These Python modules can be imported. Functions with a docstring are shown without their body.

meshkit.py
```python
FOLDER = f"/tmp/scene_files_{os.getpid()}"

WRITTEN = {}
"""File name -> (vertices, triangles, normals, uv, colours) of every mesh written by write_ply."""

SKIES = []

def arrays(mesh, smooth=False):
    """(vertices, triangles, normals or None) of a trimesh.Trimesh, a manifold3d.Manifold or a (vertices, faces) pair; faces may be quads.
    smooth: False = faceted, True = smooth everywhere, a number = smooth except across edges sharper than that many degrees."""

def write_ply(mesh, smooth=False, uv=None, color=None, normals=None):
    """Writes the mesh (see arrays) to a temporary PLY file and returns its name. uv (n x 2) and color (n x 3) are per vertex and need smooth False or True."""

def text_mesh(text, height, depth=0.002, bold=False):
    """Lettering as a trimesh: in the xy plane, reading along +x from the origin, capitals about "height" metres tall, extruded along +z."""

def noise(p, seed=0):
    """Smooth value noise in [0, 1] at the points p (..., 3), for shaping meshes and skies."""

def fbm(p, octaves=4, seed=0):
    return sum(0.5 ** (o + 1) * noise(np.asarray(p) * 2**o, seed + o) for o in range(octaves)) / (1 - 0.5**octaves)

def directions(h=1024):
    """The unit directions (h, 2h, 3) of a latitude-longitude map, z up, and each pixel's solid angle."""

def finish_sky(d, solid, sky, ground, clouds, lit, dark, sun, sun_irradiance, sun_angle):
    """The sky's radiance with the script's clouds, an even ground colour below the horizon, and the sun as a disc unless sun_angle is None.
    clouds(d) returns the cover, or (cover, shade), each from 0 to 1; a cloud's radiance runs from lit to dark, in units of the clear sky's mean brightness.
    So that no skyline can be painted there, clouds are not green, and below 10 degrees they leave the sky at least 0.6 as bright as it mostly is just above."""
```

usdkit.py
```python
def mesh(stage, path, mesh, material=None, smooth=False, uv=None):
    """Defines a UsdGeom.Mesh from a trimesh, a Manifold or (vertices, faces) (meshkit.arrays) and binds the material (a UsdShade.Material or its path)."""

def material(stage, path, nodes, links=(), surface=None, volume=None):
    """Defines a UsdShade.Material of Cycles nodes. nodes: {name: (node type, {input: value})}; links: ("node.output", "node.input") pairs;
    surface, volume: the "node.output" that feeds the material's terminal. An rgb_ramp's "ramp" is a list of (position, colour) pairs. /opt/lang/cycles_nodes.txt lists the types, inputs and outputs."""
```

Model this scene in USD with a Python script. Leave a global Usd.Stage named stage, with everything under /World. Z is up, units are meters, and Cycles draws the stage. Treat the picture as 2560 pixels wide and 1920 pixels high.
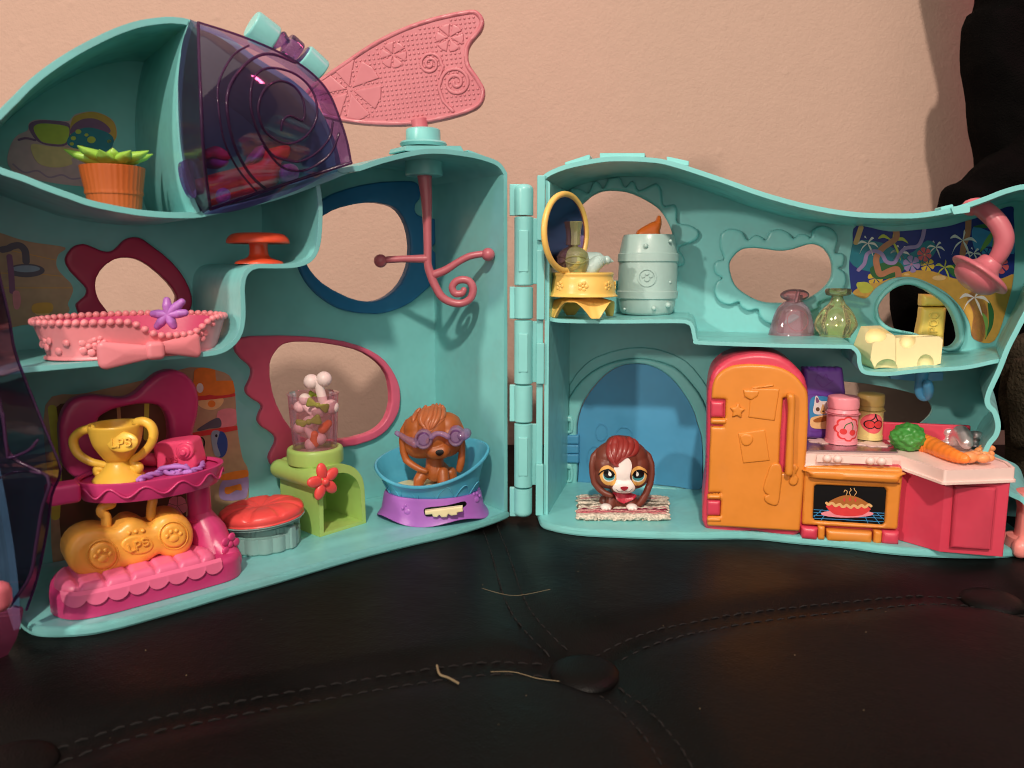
import math, random
import numpy as np, trimesh, usdkit, meshkit
import manifold3d as m3
from shapely.geometry import Polygon, LineString, Point, MultiPolygon
from shapely.ops import unary_union
from shapely import affinity
from scipy.spatial import Delaunay
from pxr import Usd, UsdGeom, UsdLux, UsdShade, Gf, Sdf

# ------------------------------------------------------------------ camera, lamps, exposure
random.seed(3); RNG = np.random.default_rng(5)
stage = Usd.Stage.CreateInMemory()
UsdGeom.SetStageUpAxis(stage, UsdGeom.Tokens.z); UsdGeom.SetStageMetersPerUnit(stage, 1.0)
world = UsdGeom.Xform.Define(stage, '/World'); stage.SetDefaultPrim(world.GetPrim())
S = 0.01                                     # the script thinks in centimetres
PITCH, CAMH, FOC = math.radians(8.6), 14.0, 1934.0
cam = UsdGeom.Camera.Define(stage, '/World/camera')
cam.CreateHorizontalApertureAttr(36.0); cam.CreateVerticalApertureAttr(27.0)
cam.CreateFocalLengthAttr(36.0 * FOC / 2560); cam.CreateClippingRangeAttr(Gf.Vec2f(0.01, 20))
cam.AddTranslateOp().Set(Gf.Vec3d(0, 0, CAMH * S)); cam.AddRotateXOp().Set(90 - math.degrees(PITCH))
cam.CreateFStopAttr(16.0); cam.CreateFocusDistanceAttr(.40)
cam.CreateExposureAttr(0.40)

def lamp(name, loc, rad, power, col):
    l = UsdLux.SphereLight.Define(stage, '/World/' + name)
    l.CreateRadiusAttr(rad * S); l.CreateIntensityAttr(power); l.CreateColorAttr(Gf.Vec3f(*col)); l.CreateNormalizeAttr(True)
    l.AddTranslateOp().Set(Gf.Vec3d(*[c * S for c in loc])); return l
def area(name, loc, look, w, h, power, col):
    l = UsdLux.RectLight.Define(stage, '/World/' + name)
    l.CreateWidthAttr(w * S); l.CreateHeightAttr(h * S); l.CreateIntensityAttr(power); l.CreateColorAttr(Gf.Vec3f(*col)); l.CreateNormalizeAttr(True)
    z = np.array(loc, float) - np.array(look, float); z /= np.linalg.norm(z)
    x = np.cross([0, 0, 1.], z); x = x / np.linalg.norm(x) if np.linalg.norm(x) > 1e-6 else np.array([1., 0, 0]); y = np.cross(z, x)
    m = Gf.Matrix4d(*x, 0, *y, 0, *z, 0, *[c * S for c in loc], 1); l.AddTransformOp().Set(m); return l
lamp('unseen_front_lamp', (-8, -98, 128), 4.0, 23.0, (1.0, 0.86, 0.72))  # main light, out of view above and behind the camera
lamp('unseen_side_lamp', (-100, -61, 56), 3.5, 9.0, (1.0, 0.83, 0.70))  # out of view at the left, placed to light the right half
area('added_front_fill', (10, -120, 50), (0, 40, 10), 220, 150, 2.6, (1.0, 0.86, 0.76))  # added soft fill behind the camera, lifts the shaded interiors
area('added_top_fill', (0, -30, 190), (0, 40, 0), 260, 200, 4.0, (1.0, 0.86, 0.76))  # added overhead fill in place of light bounced round the room
area('unseen_pink_lamp', (53, 40, 70), (-9.7, 31.2, 21), 3.0, 15.0, 0.28, (1.0, 0.14, 0.30))  # out of view, placed for the pink glint on the bubble and wall tint

# ------------------------------------------------------------------ pixel to place
C0 = np.array([0, 0, CAMH]); RT = np.array([1., 0, 0])
FW = np.array([0, math.cos(PITCH), -math.sin(PITCH)]); UP = np.array([0, math.sin(PITCH), math.cos(PITCH)])
ZO = dict(F=(0, 0, 1.15732), A=(0, 0, .40687), B=(400, 0, .40687), C=(0, 520, .28933), D=(0, 900, .4339), E=(500, 800, .36166),
          f=(1240, 360, .30137), G=(1740, 440, .37071), H=(1740, 860, .37071), I=(740, 360, .28933), J=(960, 980, .21708),
          K=(1330, 880, .28931), M=(2260, 900, .36145), N=(1980, 940, .26221), O=(1460, 1080, .14464), P=(700, 920, .1567),
          Q=(440, 360, .20796), R=(1340, 470, .20496), S=(2100, 500, .24109), T=(140, 1020, .20796), U=(2200, 0, .38585),
          V=(0, 640, .2773), W=(0, 1050, .39168), n=(0, 0, 1))
def q(z, p):
    x, y, s = ZO[z]; return x + p[0] * s, y + p[1] * s
def ray(N): return FW + (N[0] - 1280) / FOC * RT - (N[1] - 960) / FOC * UP
def onz(z, p, h):
    d = ray(q(z, p)); return C0 + d * ((h - CAMH) / d[2])
def ony(z, p, y):
    d = ray(q(z, p)); return C0 + d * (y / d[1])
class Frame:
    def __init__(s, o, ang, sg):
        a = math.radians(ang); s.o = np.array([*o, 0.]); s.ang = ang
        s.a = np.array([sg * math.cos(a), -math.sin(a), 0]); s.n = np.array([sg * math.sin(a), math.cos(a), 0])
        s.M = np.eye(4); s.M[:3, 0] = s.a; s.M[:3, 1] = [0, 0, 1]; s.M[:3, 2] = s.n; s.M[:3, 3] = s.o   # (s, z, t) -> world
    def px(s, z, p, t):
        d = ray(q(z, p)); k = (t - (C0 - s.o) @ s.n) / (d @ s.n); w = C0 + k * d
        return (w - s.o) @ s.a, w[2]
    def pts(s, z, ps, t): return [s.px(z, p, t) for p in ps]
    def w(s, ss, t, z): return s.o + s.a * ss + s.n * t + np.array([0, 0, z])
FL = Frame((-.25, 42), 38, -1); FR = Frame((1.75, 41.4), 13.5, 1)
FC = Frame((0, 0), 0, 1)                                                # parallel to the picture: s = x, t = y

# ------------------------------------------------------------------ meshes
def fix(m):
    if m.volume < 0: m.invert()
    return m
def smooth_line(p, n=6, closed=True):
    p = np.array(p, float); N = len(p); out = []
    for i in range(N if closed else N - 1):
        a, b, c, d = (p[(i + k) % N] if closed else p[min(max(i + k, 0), N - 1)] for k in (-1, 0, 1, 2))
        for t in np.arange(n) / n:
            out.append(.5 * ((2 * b) + (c - a) * t + (2 * a - 5 * b + 4 * c - d) * t * t + (3 * b - a - 3 * c + d) * t ** 3))
    if not closed: out.append(p[-1])
    return np.array(out)
def poly(p, n=6, holes=()):
    g = Polygon(smooth_line(p, n) if n > 1 else p).buffer(0)
    for h in holes: g = g.difference(h if hasattr(h, 'area') else Polygon(smooth_line(h, n)).buffer(0))
    return g
def geoms(g): return [x for x in getattr(g, 'geoms', [g]) if isinstance(x, Polygon) and x.area > 1e-7]
def cat(*ms): return trimesh.util.concatenate([m for m in ms if m is not None])
def ext(g, t0, t1):
    r = []
    for x in geoms(g):
        m = trimesh.creation.extrude_polygon(x, t1 - t0, engine='earcut'); m.apply_translation([0, 0, t0]); r.append(m)
    return cat(*r)
def to(fr, m):
    m = m.copy(); m.apply_transform(fr.M if isinstance(fr, Frame) else fr); return fix(m)
def prism(fr, g, t0, t1): return to(fr, ext(g, t0, t1))
def puff(g, r, depth, res=.12, k=.5):
    """A flat piece with a rounded face: the outline g, front lifted to z = r away from the edge, back at -depth."""
    out = []
    for x in geoms(g):
        x = x.simplify(res * .08); rings = [x.exterior, *x.interiors]; bp = []; loops = []
        for ring in rings:
            sp = min(res * .8, max(r * 1.1, .045)); n = max(8, int(ring.length / sp)); pts = np.array([ring.interpolate(i / n, normalized=True).coords[0] for i in range(n)])
            loops.append(np.arange(n) + sum(len(b) for b in bp)); bp.append(pts)
        B = np.vstack(bp); x0, y0, x1, y1 = x.bounds
        gx, gy = np.meshgrid(np.arange(x0, x1, res), np.arange(y0, y1, res)); G = np.c_[gx.ravel(), gy.ravel()]
        import shapely
        bd = x.boundary; P = shapely.points(G); keep = shapely.contains(x, P) & (shapely.distance(bd, P) > max(res * .55, r * 1.0 + res * .4)); G = G[keep]
        for ins in (r * .15, r * .5, r * 1.0):
            y = x.buffer(-ins)
            for gg in geoms(y):
                for ring in (gg.exterior, *gg.interiors):
                    n = max(8, int(ring.length / (sp * 1.05))); G = np.vstack([G, [ring.interpolate(i / n, normalized=True).coords[0] for i in range(n)]])
        A = np.vstack([B, G]); d = shapely.distance(bd, shapely.points(A)); d[:len(B)] = 0
        h = r * (1 - np.clip(1 - d / r, 0, 1) ** 2) ** k
        tri = Delaunay(A).simplices; ce = A[tri].mean(1); tri = tri[shapely.contains(x, shapely.points(ce))]
        cr = np.cross(np.c_[A[tri[:, 1]] - A[tri[:, 0]], np.zeros(len(tri))], np.c_[A[tri[:, 2]] - A[tri[:, 0]], np.zeros(len(tri))])[:, 2]
        tri = tri[np.abs(cr) > 1e-12]; cr = cr[np.abs(cr) > 1e-12]; tri[cr < 0] = tri[cr < 0][:, ::-1]
        V = np.c_[A, h]; nb = len(B); Vb = np.c_[B, np.full(nb, -depth)]; F = [tri]
        for lp in loops:
            a, b = lp, np.roll(lp, -1); F += [np.c_[a, a + len(V), b], np.c_[b, a + len(V), b + len(V)]]
        m = trimesh.Trimesh(np.vstack([V, Vb]), np.vstack(F), process=False)
        back = trimesh.creation.extrude_polygon(Polygon(B[loops[0]], [B[l] for l in loops[1:]]).buffer(0), 1e-4, engine='earcut'); back.apply_translation([0, 0, -depth])
        trimesh.repair.fix_normals(m); out.append(cat(m, back))
    return cat(*out)
def box(x, y, z, c=(0, 0, 0), r=0.0):
    if r:
        s = m3.Manifold.sphere(r, 12); h = np.array([x, y, z]) / 2 - r
        m = m3.Manifold.batch_hull([s.translate([a * h[0], b * h[1], d * h[2]]) for a in (-1, 1) for b in (-1, 1) for d in (-1, 1)]).to_mesh()
        b = trimesh.Trimesh(m.vert_properties[:, :3], m.tri_verts, process=False)
    else: b = trimesh.creation.box([x, y, z])
    b.apply_translation(c); return b
def hull(*sph, n=16):
    m = m3.Manifold.batch_hull([m3.Manifold.sphere(s[3], n).translate(list(map(float, s[:3]))) for s in sph]).to_mesh()
    return trimesh.Trimesh(m.vert_properties[:, :3], m.tri_verts, process=False)
def lathe(prof, n=40, sx=1, sy=1, fn=None):
    prof = np.array(prof, float); a = np.arange(n) / n * 2 * np.pi; k = len(prof)
    R, A = np.meshgrid(prof[:, 0], a, indexing='ij'); Z = np.repeat(prof[:, 1][:, None], n, 1)
    if fn: R, A, Z = fn(R, A, Z)
    V = np.stack([R * np.cos(A) * sx, R * np.sin(A) * sy, Z], -1).reshape(-1, 3); F = []
    i = np.arange(n); j = (i + 1) % n
    for r in range(k - 1): F += [np.c_[r * n + i, r * n + j, (r + 1) * n + j], np.c_[r * n + i, (r + 1) * n + j, (r + 1) * n + i]]
    m = trimesh.Trimesh(V, np.vstack(F)); m.merge_vertices(); m.update_faces(m.nondegenerate_faces()); return m
def round_prof(pts, n=5): return smooth_line(pts, n, False)
def slab(g, h, r, n=5):
    out = []; a = np.linspace(0, np.pi / 2, n + 1)
    for k in range(n): out.append(ext(g.buffer(-r * (1 - math.cos((a[k] + a[k + 1]) / 2))), h - r + r * math.sin(a[k]), h - r + r * math.sin(a[k + 1])))
    return cat(ext(g.buffer(-.06), 0, .08), ext(g, .08, h - r), *out)
def tube(p, r, n=12, cap=True, sm=6, sq=1.0):
    p = np.array(p, float); r = np.broadcast_to(np.array(r, float), (len(p),))
    if sm > 1:
        c = smooth_line(np.c_[p, r], sm, False); p, r = c[:, :3], c[:, 3]
    if cap:                                                             # rounded ends
        for e in (0, -1):
            d = p[e] - p[1 if e == 0 else -2]; d /= np.linalg.norm(d)
            ex = [(p[e] + d * r[e] * math.sin(t), r[e] * math.cos(t)) for t in (.5, .95, 1.3, 1.56)]
            P, Rr = np.array([x[0] for x in ex]), np.array([x[1] for x in ex])
            p, r = (np.vstack([P[::-1], p]), np.r_[Rr[::-1], r]) if e == 0 else (np.vstack([p, P]), np.r_[r, Rr])
    T = np.gradient(p, axis=0); T /= np.linalg.norm(T, axis=1)[:, None] + 1e-12
    u = np.cross(T[0], [0, 0, 1.]); u = u if np.linalg.norm(u) > .1 else np.cross(T[0], [1., 0, 0]); V = []
    for i in range(len(p)):
        u = u - T[i] * (u @ T[i]); u /= np.linalg.norm(u); w = np.cross(T[i], u)
        a = np.arange(n) / n * 2 * np.pi; V.append(p[i] + r[i] * (np.cos(a)[:, None] * u + sq * np.sin(a)[:, None] * w))
    i = np.arange(n); j = (i + 1) % n; F = []
    for k in range(len(p) - 1): F += [np.c_[k * n + i, k * n + j, (k + 1) * n + j], np.c_[k * n + i, (k + 1) * n + j, (k + 1) * n + i]]
    V = np.vstack(V); L = len(V); V = np.vstack([V, p[0], p[-1]]); e = (len(p) - 1) * n
    F += [np.c_[j, i, np.full(n, L)], np.c_[e + i, e + j, np.full(n, L + 1)]]
    return fix(trimesh.Trimesh(V, np.vstack(F), process=False))
def ball(c, r, sub=2):
    m = trimesh.creation.icosphere(sub, 1.0); m.apply_scale(r); m.apply_translation(c); return m
def mv(m, loc=(0, 0, 0), rz=0, rx=0, ry=0, sc=None):
    m = m.copy()
    if sc is not None: m.apply_scale(sc)
    for a, ax in ((rx, [1, 0, 0]), (ry, [0, 1, 0]), (rz, [0, 0, 1])):
        if a: m.apply_transform(trimesh.transformations.rotation_matrix(math.radians(a), ax))
    m.apply_translation(loc); return m
UPR = np.array([[1, 0, 0, 0], [0, 0, -1, 0], [0, 1, 0, 0], [0, 0, 0, 1.]])        # drawing plane (x, y) -> (x, z), its height towards the viewer (-y)
def up(m, y=0.0):
    m = m.copy(); m.apply_transform(UPR); m.apply_translation([0, y, 0]); return m
def blob(parts, fine=.08, it=8, n=14):
    """One smooth body out of tapered bones: a list of lists of spheres."""
    M = None
    for ch in parts:
        for a, b in zip(ch[:-1], ch[1:]) if len(ch) > 1 else [(ch[0], ch[0])]:
            s = [m3.Manifold.sphere(x[3], n * 2).translate(list(map(float, x[:3]))) for x in (a, b)]
            h = m3.Manifold.batch_hull(s); M = h if M is None else M + h
    m = M.refine_to_length(fine).to_mesh(); t = trimesh.Trimesh(m.vert_properties[:, :3], m.tri_verts)
    trimesh.smoothing.filter_taubin(t, .5, .53, it); return t
def drape(m, g, off=.012, res=.06, axis='y', edge=0.0):
    """A thin skin with outline g (x, z) laid on the front (-y side) of mesh m."""
    import shapely
    out = []
    for x in geoms(g):
        f = puff(x, .001, .0005, res); top = f.vertices[:, 2] > -.0004; A = f.vertices[:, :2]; fr = f.faces[top[f.faces].all(1)]
        o = np.c_[A[:, 0], np.full(len(A), -50.), A[:, 1]]
        loc, ri, ti = m.ray.intersects_location(o, np.tile([0, 1., 0], (len(o), 1)), multiple_hits=False)
        y = np.full(len(A), np.nan); y[ri] = loc[:, 1]
        if np.isnan(y).all(): continue
        y[np.isnan(y)] = np.nanmax(y)
        nr = np.tile([0, -1., 0], (len(A), 1)); nr[ri] = m.face_normals[ti]
        V = np.c_[A[:, 0], y, A[:, 1]] + nr * off
        nn = np.cross(V[fr[:, 1]] - V[fr[:, 0]], V[fr[:, 2]] - V[fr[:, 0]]); fr = np.where((nn[:, 1] > 0)[:, None], fr[:, ::-1], fr)
        t = trimesh.Trimesh(V, fr, process=False); t.remove_unreferenced_vertices(); out.append(t)
    return cat(*out)

# ------------------------------------------------------------------ things and parts
used = {}
def numbered(path):
    k = used.get(path, 0); used[path] = k + 1
    return path if k == 0 else f'{path}_{k:03d}'
def put(path, m, mat, smooth=38):
    p = numbered(path); usdkit.mesh(stage, p, m, M[mat] if isinstance(mat, str) else mat, smooth=smooth); return p
def props(prim, **k):
    for a, b in k.items():
        if b: prim.SetCustomDataByKey('category' if a == 'cat' else a, b)
class Thing:
    """An Xform at the thing's base; part() takes coordinates about that base in cm, partw() takes world coordinates."""
    def __init__(s, name, label, cat, loc=(0, 0, 0), rz=0, group=None, kind=None):
        s.path = numbered('/World/' + name); x = UsdGeom.Xform.Define(stage, s.path); s.loc = np.array(loc, float); s.rz = rz
        x.AddTranslateOp().Set(Gf.Vec3d(*(s.loc * S))); x.AddRotateZOp().Set(rz); props(x.GetPrim(), label=label, cat=cat, group=group, kind=kind)
        s.M = trimesh.transformations.rotation_matrix(math.radians(rz), [0, 0, 1]); s.M[:3, 3] = s.loc; s.Mi = np.linalg.inv(s.M)
    def part(s, name, m, mat, parent=None, smooth=38, label=None, kind=None):
        m = m.copy(); m.apply_scale(S); p = put((parent or s.path) + '/' + name, m, mat, smooth)
        if label or kind: props(stage.GetPrimAtPath(p), label=label, kind=kind)
        return p
    def partw(s, name, m, mat, parent=None, **k):
        m = m.copy(); m.apply_transform(s.Mi); return s.part(name, m, mat, parent, **k)
def single(name, label, cat, m, mat, smooth=38, group=None, kind=None):
    """A thing that is one mesh, given in world centimetres."""
    m = m.copy(); b = m.bounds; o = np.array([*(b.mean(0)[:2]), b[0][2]]); m.apply_translation(-o); m.apply_scale(S)
    p = put('/World/' + name, m, mat, smooth); UsdGeom.Xformable(stage.GetPrimAtPath(p)).AddTranslateOp().Set(Gf.Vec3d(*(o * S)))
    props(stage.GetPrimAtPath(p), label=label, cat=cat, group=group, kind=kind)

# ------------------------------------------------------------------ materials
M = {}
def lin(h):
    c = np.array([int(h[i:i + 2], 16) for i in (0, 2, 4)]) / 255.; return np.where(c < .04045, c / 12.92, ((c + .055) / 1.055) ** 2.4)
def plastic(name, h, rough=.34, bev=.05, bump=.05, bs=1100, var=.05, sss=0.0, spec=.5, metal=0, coat=0, grime=0.0):
    """Moulded toy plastic: rounded edges, faint orange peel, gloss that varies a little, and some grime in patches."""
    c = lin(h)
    nodes = {'tc': ('texture_coordinate', {}), 'bv': ('bevel', {'samples': 2, 'radius': bev * S}), 'n1': ('noise_texture', {'scale': bs, 'detail': 2.0}),
             'n2': ('noise_texture', {'scale': 45.0, 'detail': 4.0, 'roughness': .6}), 'bp': ('bump', {'strength': bump, 'distance': .0006}),
             'rr': ('map_range', {'from_min': .3, 'from_max': .7, 'to_min': max(.05, rough - .07), 'to_max': rough + .09}),
             'cr': ('rgb_ramp', {'ramp': [(.32, tuple(c * (1 - var))), (.68, tuple(np.minimum(1, c * (1 + var))))]}),
             'p': ('principled_bsdf', {'metallic': float(metal), 'specular_ior_level': spec, 'subsurface_weight': sss, 'subsurface_scale': .0025, 'subsurface_radius': (1, .6, .5), 'coat_weight': float(coat)})}
    links = [('tc.object', 'n1.vector'), ('tc.object', 'n2.vector'), ('n1.fac', 'bp.height'), ('bv.bevel', 'bp.normal'), ('bp.normal', 'p.normal'),
             ('n2.fac', 'rr.value'), ('rr.result', 'p.roughness'), ('n2.fac', 'cr.fac')]
    if grime:
        nodes['n3'] = ('noise_texture', {'scale': 22.0, 'detail': 4.0, 'roughness': .7, 'distortion': .6})
        nodes['gr'] = ('rgb_ramp', {'ramp': [(.52, (0, 0, 0)), (.72, (grime, grime, grime))]})
        nodes['mx'] = ('mix', {'mix_type': 'mix', 'color2': tuple(c * .6 + np.array([.09, .085, .08]))})
        links += [('tc.object', 'n3.vector'), ('n3.fac', 'gr.fac'), ('gr.color', 'mx.fac'), ('cr.color', 'mx.color1'), ('mx.color', 'p.base_color')]
    else: links.append(('cr.color', 'p.base_color'))
    M[name] = usdkit.material(stage, '/World/Looks/' + name, nodes, links, surface='p.BSDF')
def clear(name, col, gloss=.12, rough=.05, haze=0.0, fr=.9):
    """Thin tinted see-through plastic."""
    M[name] = usdkit.material(stage, '/World/Looks/' + name, {
        'tc': ('texture_coordinate', {}), 'n': ('noise_texture', {'scale': 60.0, 'detail': 3.0}), 'bp': ('bump', {'strength': .06, 'distance': .001}),
        'cr': ('rgb_ramp', {'ramp': [(.3, tuple(np.array(col) * .85)), (.7, tuple(np.minimum(1, np.array(col) * 1.12)))]}),
        't': ('transparent_bsdf', {}), 'g': ('glossy_bsdf', {'roughness': rough, 'color': (.95, .9, .95)}), 'f': ('fresnel', {'IOR': 1.5}),
        'a': ('math', {'math_type': 'multiply_add', 'value2': fr, 'value3': gloss * .3}), 'm': ('mix_closure', {}), 'd': ('diffuse_bsdf', {'color': tuple(np.array(col) ** 1.1)}), 'h': ('mix_closure', {'fac': haze})},
        [('tc.object', 'n.vector'), ('n.fac', 'cr.fac'), ('n.fac', 'bp.height'), ('bp.normal', 'g.normal'), ('cr.color', 't.color'), ('t.BSDF', 'h.closure1'), ('d.BSDF', 'h.closure2'), ('f.fac', 'a.value1'), ('a.value', 'm.fac'), ('h.closure', 'm.closure1'), ('g.BSDF', 'm.closure2')], surface='m.closure')
def glass(name, h, rough=.03, ior=1.45):
    c = lin(h)
    M[name] = usdkit.material(stage, '/World/Looks/' + name, {'p': ('principled_bsdf', {'base_color': tuple(c), 'roughness': rough, 'transmission_weight': 1.0, 'ior': ior})}, surface='p.BSDF')
def inked(name, h, rough=.45):
    c = lin(h)
    M[name] = usdkit.material(stage, '/World/Looks/' + name, {'tc': ('texture_coordinate', {}), 'n': ('noise_texture', {'scale': 300.0, 'detail': 3.0}),
        'cr': ('rgb_ramp', {'ramp': [(.3, tuple(c * .93)), (.7, tuple(np.minimum(1, c * 1.06)))]}), 'p': ('principled_bsdf', {'roughness': rough, 'specular_ior_level': .4})},
        [('tc.object', 'n.vector'), ('n.fac', 'cr.fac'), ('cr.color', 'p.base_color')], surface='p.BSDF')
# colours of the things themselves
plastic('teal', '7dcaca', .33, .045, .05, var=.04, grime=.45)
plastic('teal_trim', '86d1d0', .3, .05, .05, var=.03)
plastic('pink_frame', 'd9607f', .35, .05); plastic('magenta_frame', 'b0244f', .4, .05); plastic('blue_frame', '2673a5', .35, .05)
plastic('door_blue', '4a98c2', .4, .04, grime=.12); plastic('hook_pink', 'c66a76', .32, .03); plastic('board_pink', 'c06f79', .34, .03)
plastic('hook_blue', '4fa5d8', .35, .04)
clear('purple_clear', (.58, .43, .74), .08, .06, .05, .9); clear('purple_line', (.34, .16, .38), .03, .15, .12, .25)
clear('purple_dark', (.17, .15, .27), .05, .08, .04, .4); clear('purple_side', (.24, .22, .36), .03, .15, .10, .16); clear('magenta_clear', (.62, .16, .34), .1, .1, .35)  # first two: bubble plastic tinted darker, shade put into the colour
for k, h in dict(ink_tan='bb9a7c', ink_brown='6b4a34', ink_grey='5d5868', ink_red='d63a3c', ink_orange='ee8530', ink_cream='f0c48a', ink_rose='e58c98', ink_blue='2d4f9c', ink_navy='1d2f86',
                 ink_teal='1d7f93', ink_green='2e6b3a', ink_leaf='7fae55', ink_yellow='eec33f', ink_sand='dba54a', ink_lilac='a98ec4', ink_coral='e8626a', ink_white='efe6e4', ink_trunk='c57f5c',
                 ink_plum='8e5a84', ink_mauve='b98aa8', ink_lime='c9c84a', ink_black='17141a', ink_pie='a8642c', ink_crust='dcae74', ink_sky='3f90c8', ink_steel='8fa3b8', ink_purple='6b3a9c', ink_bed='dba9b0').items(): inked(k, h)

# ------------------------------------------------------------------ wall and ottoman
cw = lin('bd9f90')
M['wall_paint'] = usdkit.material(stage, '/World/Looks/wall_paint', {
    'tc': ('texture_coordinate', {}), 'n1': ('noise_texture', {'scale': 420.0, 'detail': 4.0, 'roughness': .6}), 'n2': ('noise_texture', {'scale': 90.0, 'detail': 3.0}), 'v': ('voronoi_texture', {'scale': 34.0, 'randomness': 1.0}),
    'vr': ('map_range', {'from_min': .0, 'from_max': .13, 'to_min': 1.0, 'to_max': 0.0, 'clamp': True}), 'ad': ('math', {'math_type': 'multiply_add', 'value2': .5}), 'ad2': ('math', {'math_type': 'multiply_add', 'value2': .9}),
    'bp': ('bump', {'strength': .42, 'distance': .0012}), 'cr': ('rgb_ramp', {'ramp': [(.3, tuple(cw * .985)), (.7, tuple(cw * 1.015))]}), 'p': ('principled_bsdf', {'roughness': .72, 'specular_ior_level': .25})},
    [('tc.object', 'n1.vector'), ('tc.object', 'n2.vector'), ('tc.object', 'v.vector'), ('v.distance', 'vr.value'), ('n2.fac', 'ad.value1'), ('n1.fac', 'ad.value3'), ('vr.result', 'ad2.value1'), ('ad.value', 'ad2.value3'),
     ('ad2.value', 'bp.height'), ('bp.normal', 'p.normal'), ('n2.fac', 'cr.fac'), ('cr.color', 'p.base_color')], surface='p.BSDF')
cl = lin('0a0a0a')
M['leather'] = usdkit.material(stage, '/World/Looks/leather', {
    'tc': ('texture_coordinate', {}), 'v': ('voronoi_texture', {'scale': 900.0, 'feature': 'distance_to_edge'}), 'n': ('noise_texture', {'scale': 260.0, 'detail': 5.0}), 'n2': ('noise_texture', {'scale': 26.0, 'detail': 4.0}),
    'ad': ('math', {'math_type': 'multiply_add', 'value2': .8}), 'bp': ('bump', {'strength': .35, 'distance': .0006}), 'rr': ('map_range', {'from_min': .3, 'from_max': .7, 'to_min': .36, 'to_max': .55}),
    'cr': ('rgb_ramp', {'ramp': [(.35, tuple(cl * .8)), (.7, tuple(cl * 1.25))]}), 'p': ('principled_bsdf', {'specular_ior_level': .12})},
    [('tc.object', 'v.vector'), ('tc.object', 'n.vector'), ('tc.object', 'n2.vector'), ('v.distance', 'ad.value1'), ('n.fac', 'ad.value3'), ('ad.value', 'bp.height'), ('bp.normal', 'p.normal'),
     ('n2.fac', 'rr.value'), ('rr.result', 'p.roughness'), ('n2.fac', 'cr.fac'), ('cr.color', 'p.base_color')], surface='p.BSDF')
inked('thread', '0c0a0a', .8); inked('lint', '75684f', .9)
WALLY = 60.5
wm = box(400, 4, 260, (0, WALLY + 2, 60)); single('wall', 'pale plaster wall with a lumpy roller texture behind the toy house', 'wall', wm, 'wall_paint', kind='structure')

# the ottoman: seams run from button to button, the top dips along them
btn = [onz('F', (1264, 1432), -.25), onz('F', (2145, 1280), -.25), onz('F', (18, 1632), -.25)]
b0 = btn[0][:2]; seams_px = [[(1264, 1432), (1130, 1330), (1075, 1185)], [(1264, 1432), (1345, 1393), (1560, 1345), (1780, 1317), (2145, 1280)], [(1264, 1432), (1130, 1435), (900, 1465), (560, 1525), (250, 1585), (18, 1632)],
            [(1264, 1432), (1330, 1490), (1420, 1590), (1475, 1680)], [(2145, 1280), (2300, 1350)], [(18, 1632), (-200, 1590)], [(18, 1632), (60, 1760)]]
def zlev(p): return -.25
seams = [np.array([onz('F', p, -.3)[:2] for p in s]) for s in seams_px]
seams[0] = np.vstack([seams[0], [seams[0][-1] + (seams[0][-1] - seams[0][-2]) * 1.2]])
seams = [smooth_line(s, 10, False) for s in seams]
SL = [LineString(s) for s in seams]
import shapely
nx, ny = 300, 230
gx, gy = np.meshgrid(np.linspace(-62, 62, nx), np.linspace(2, 60.3, ny)); G = np.c_[gx.ravel(), gy.ravel()]; P = shapely.points(G)
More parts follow.
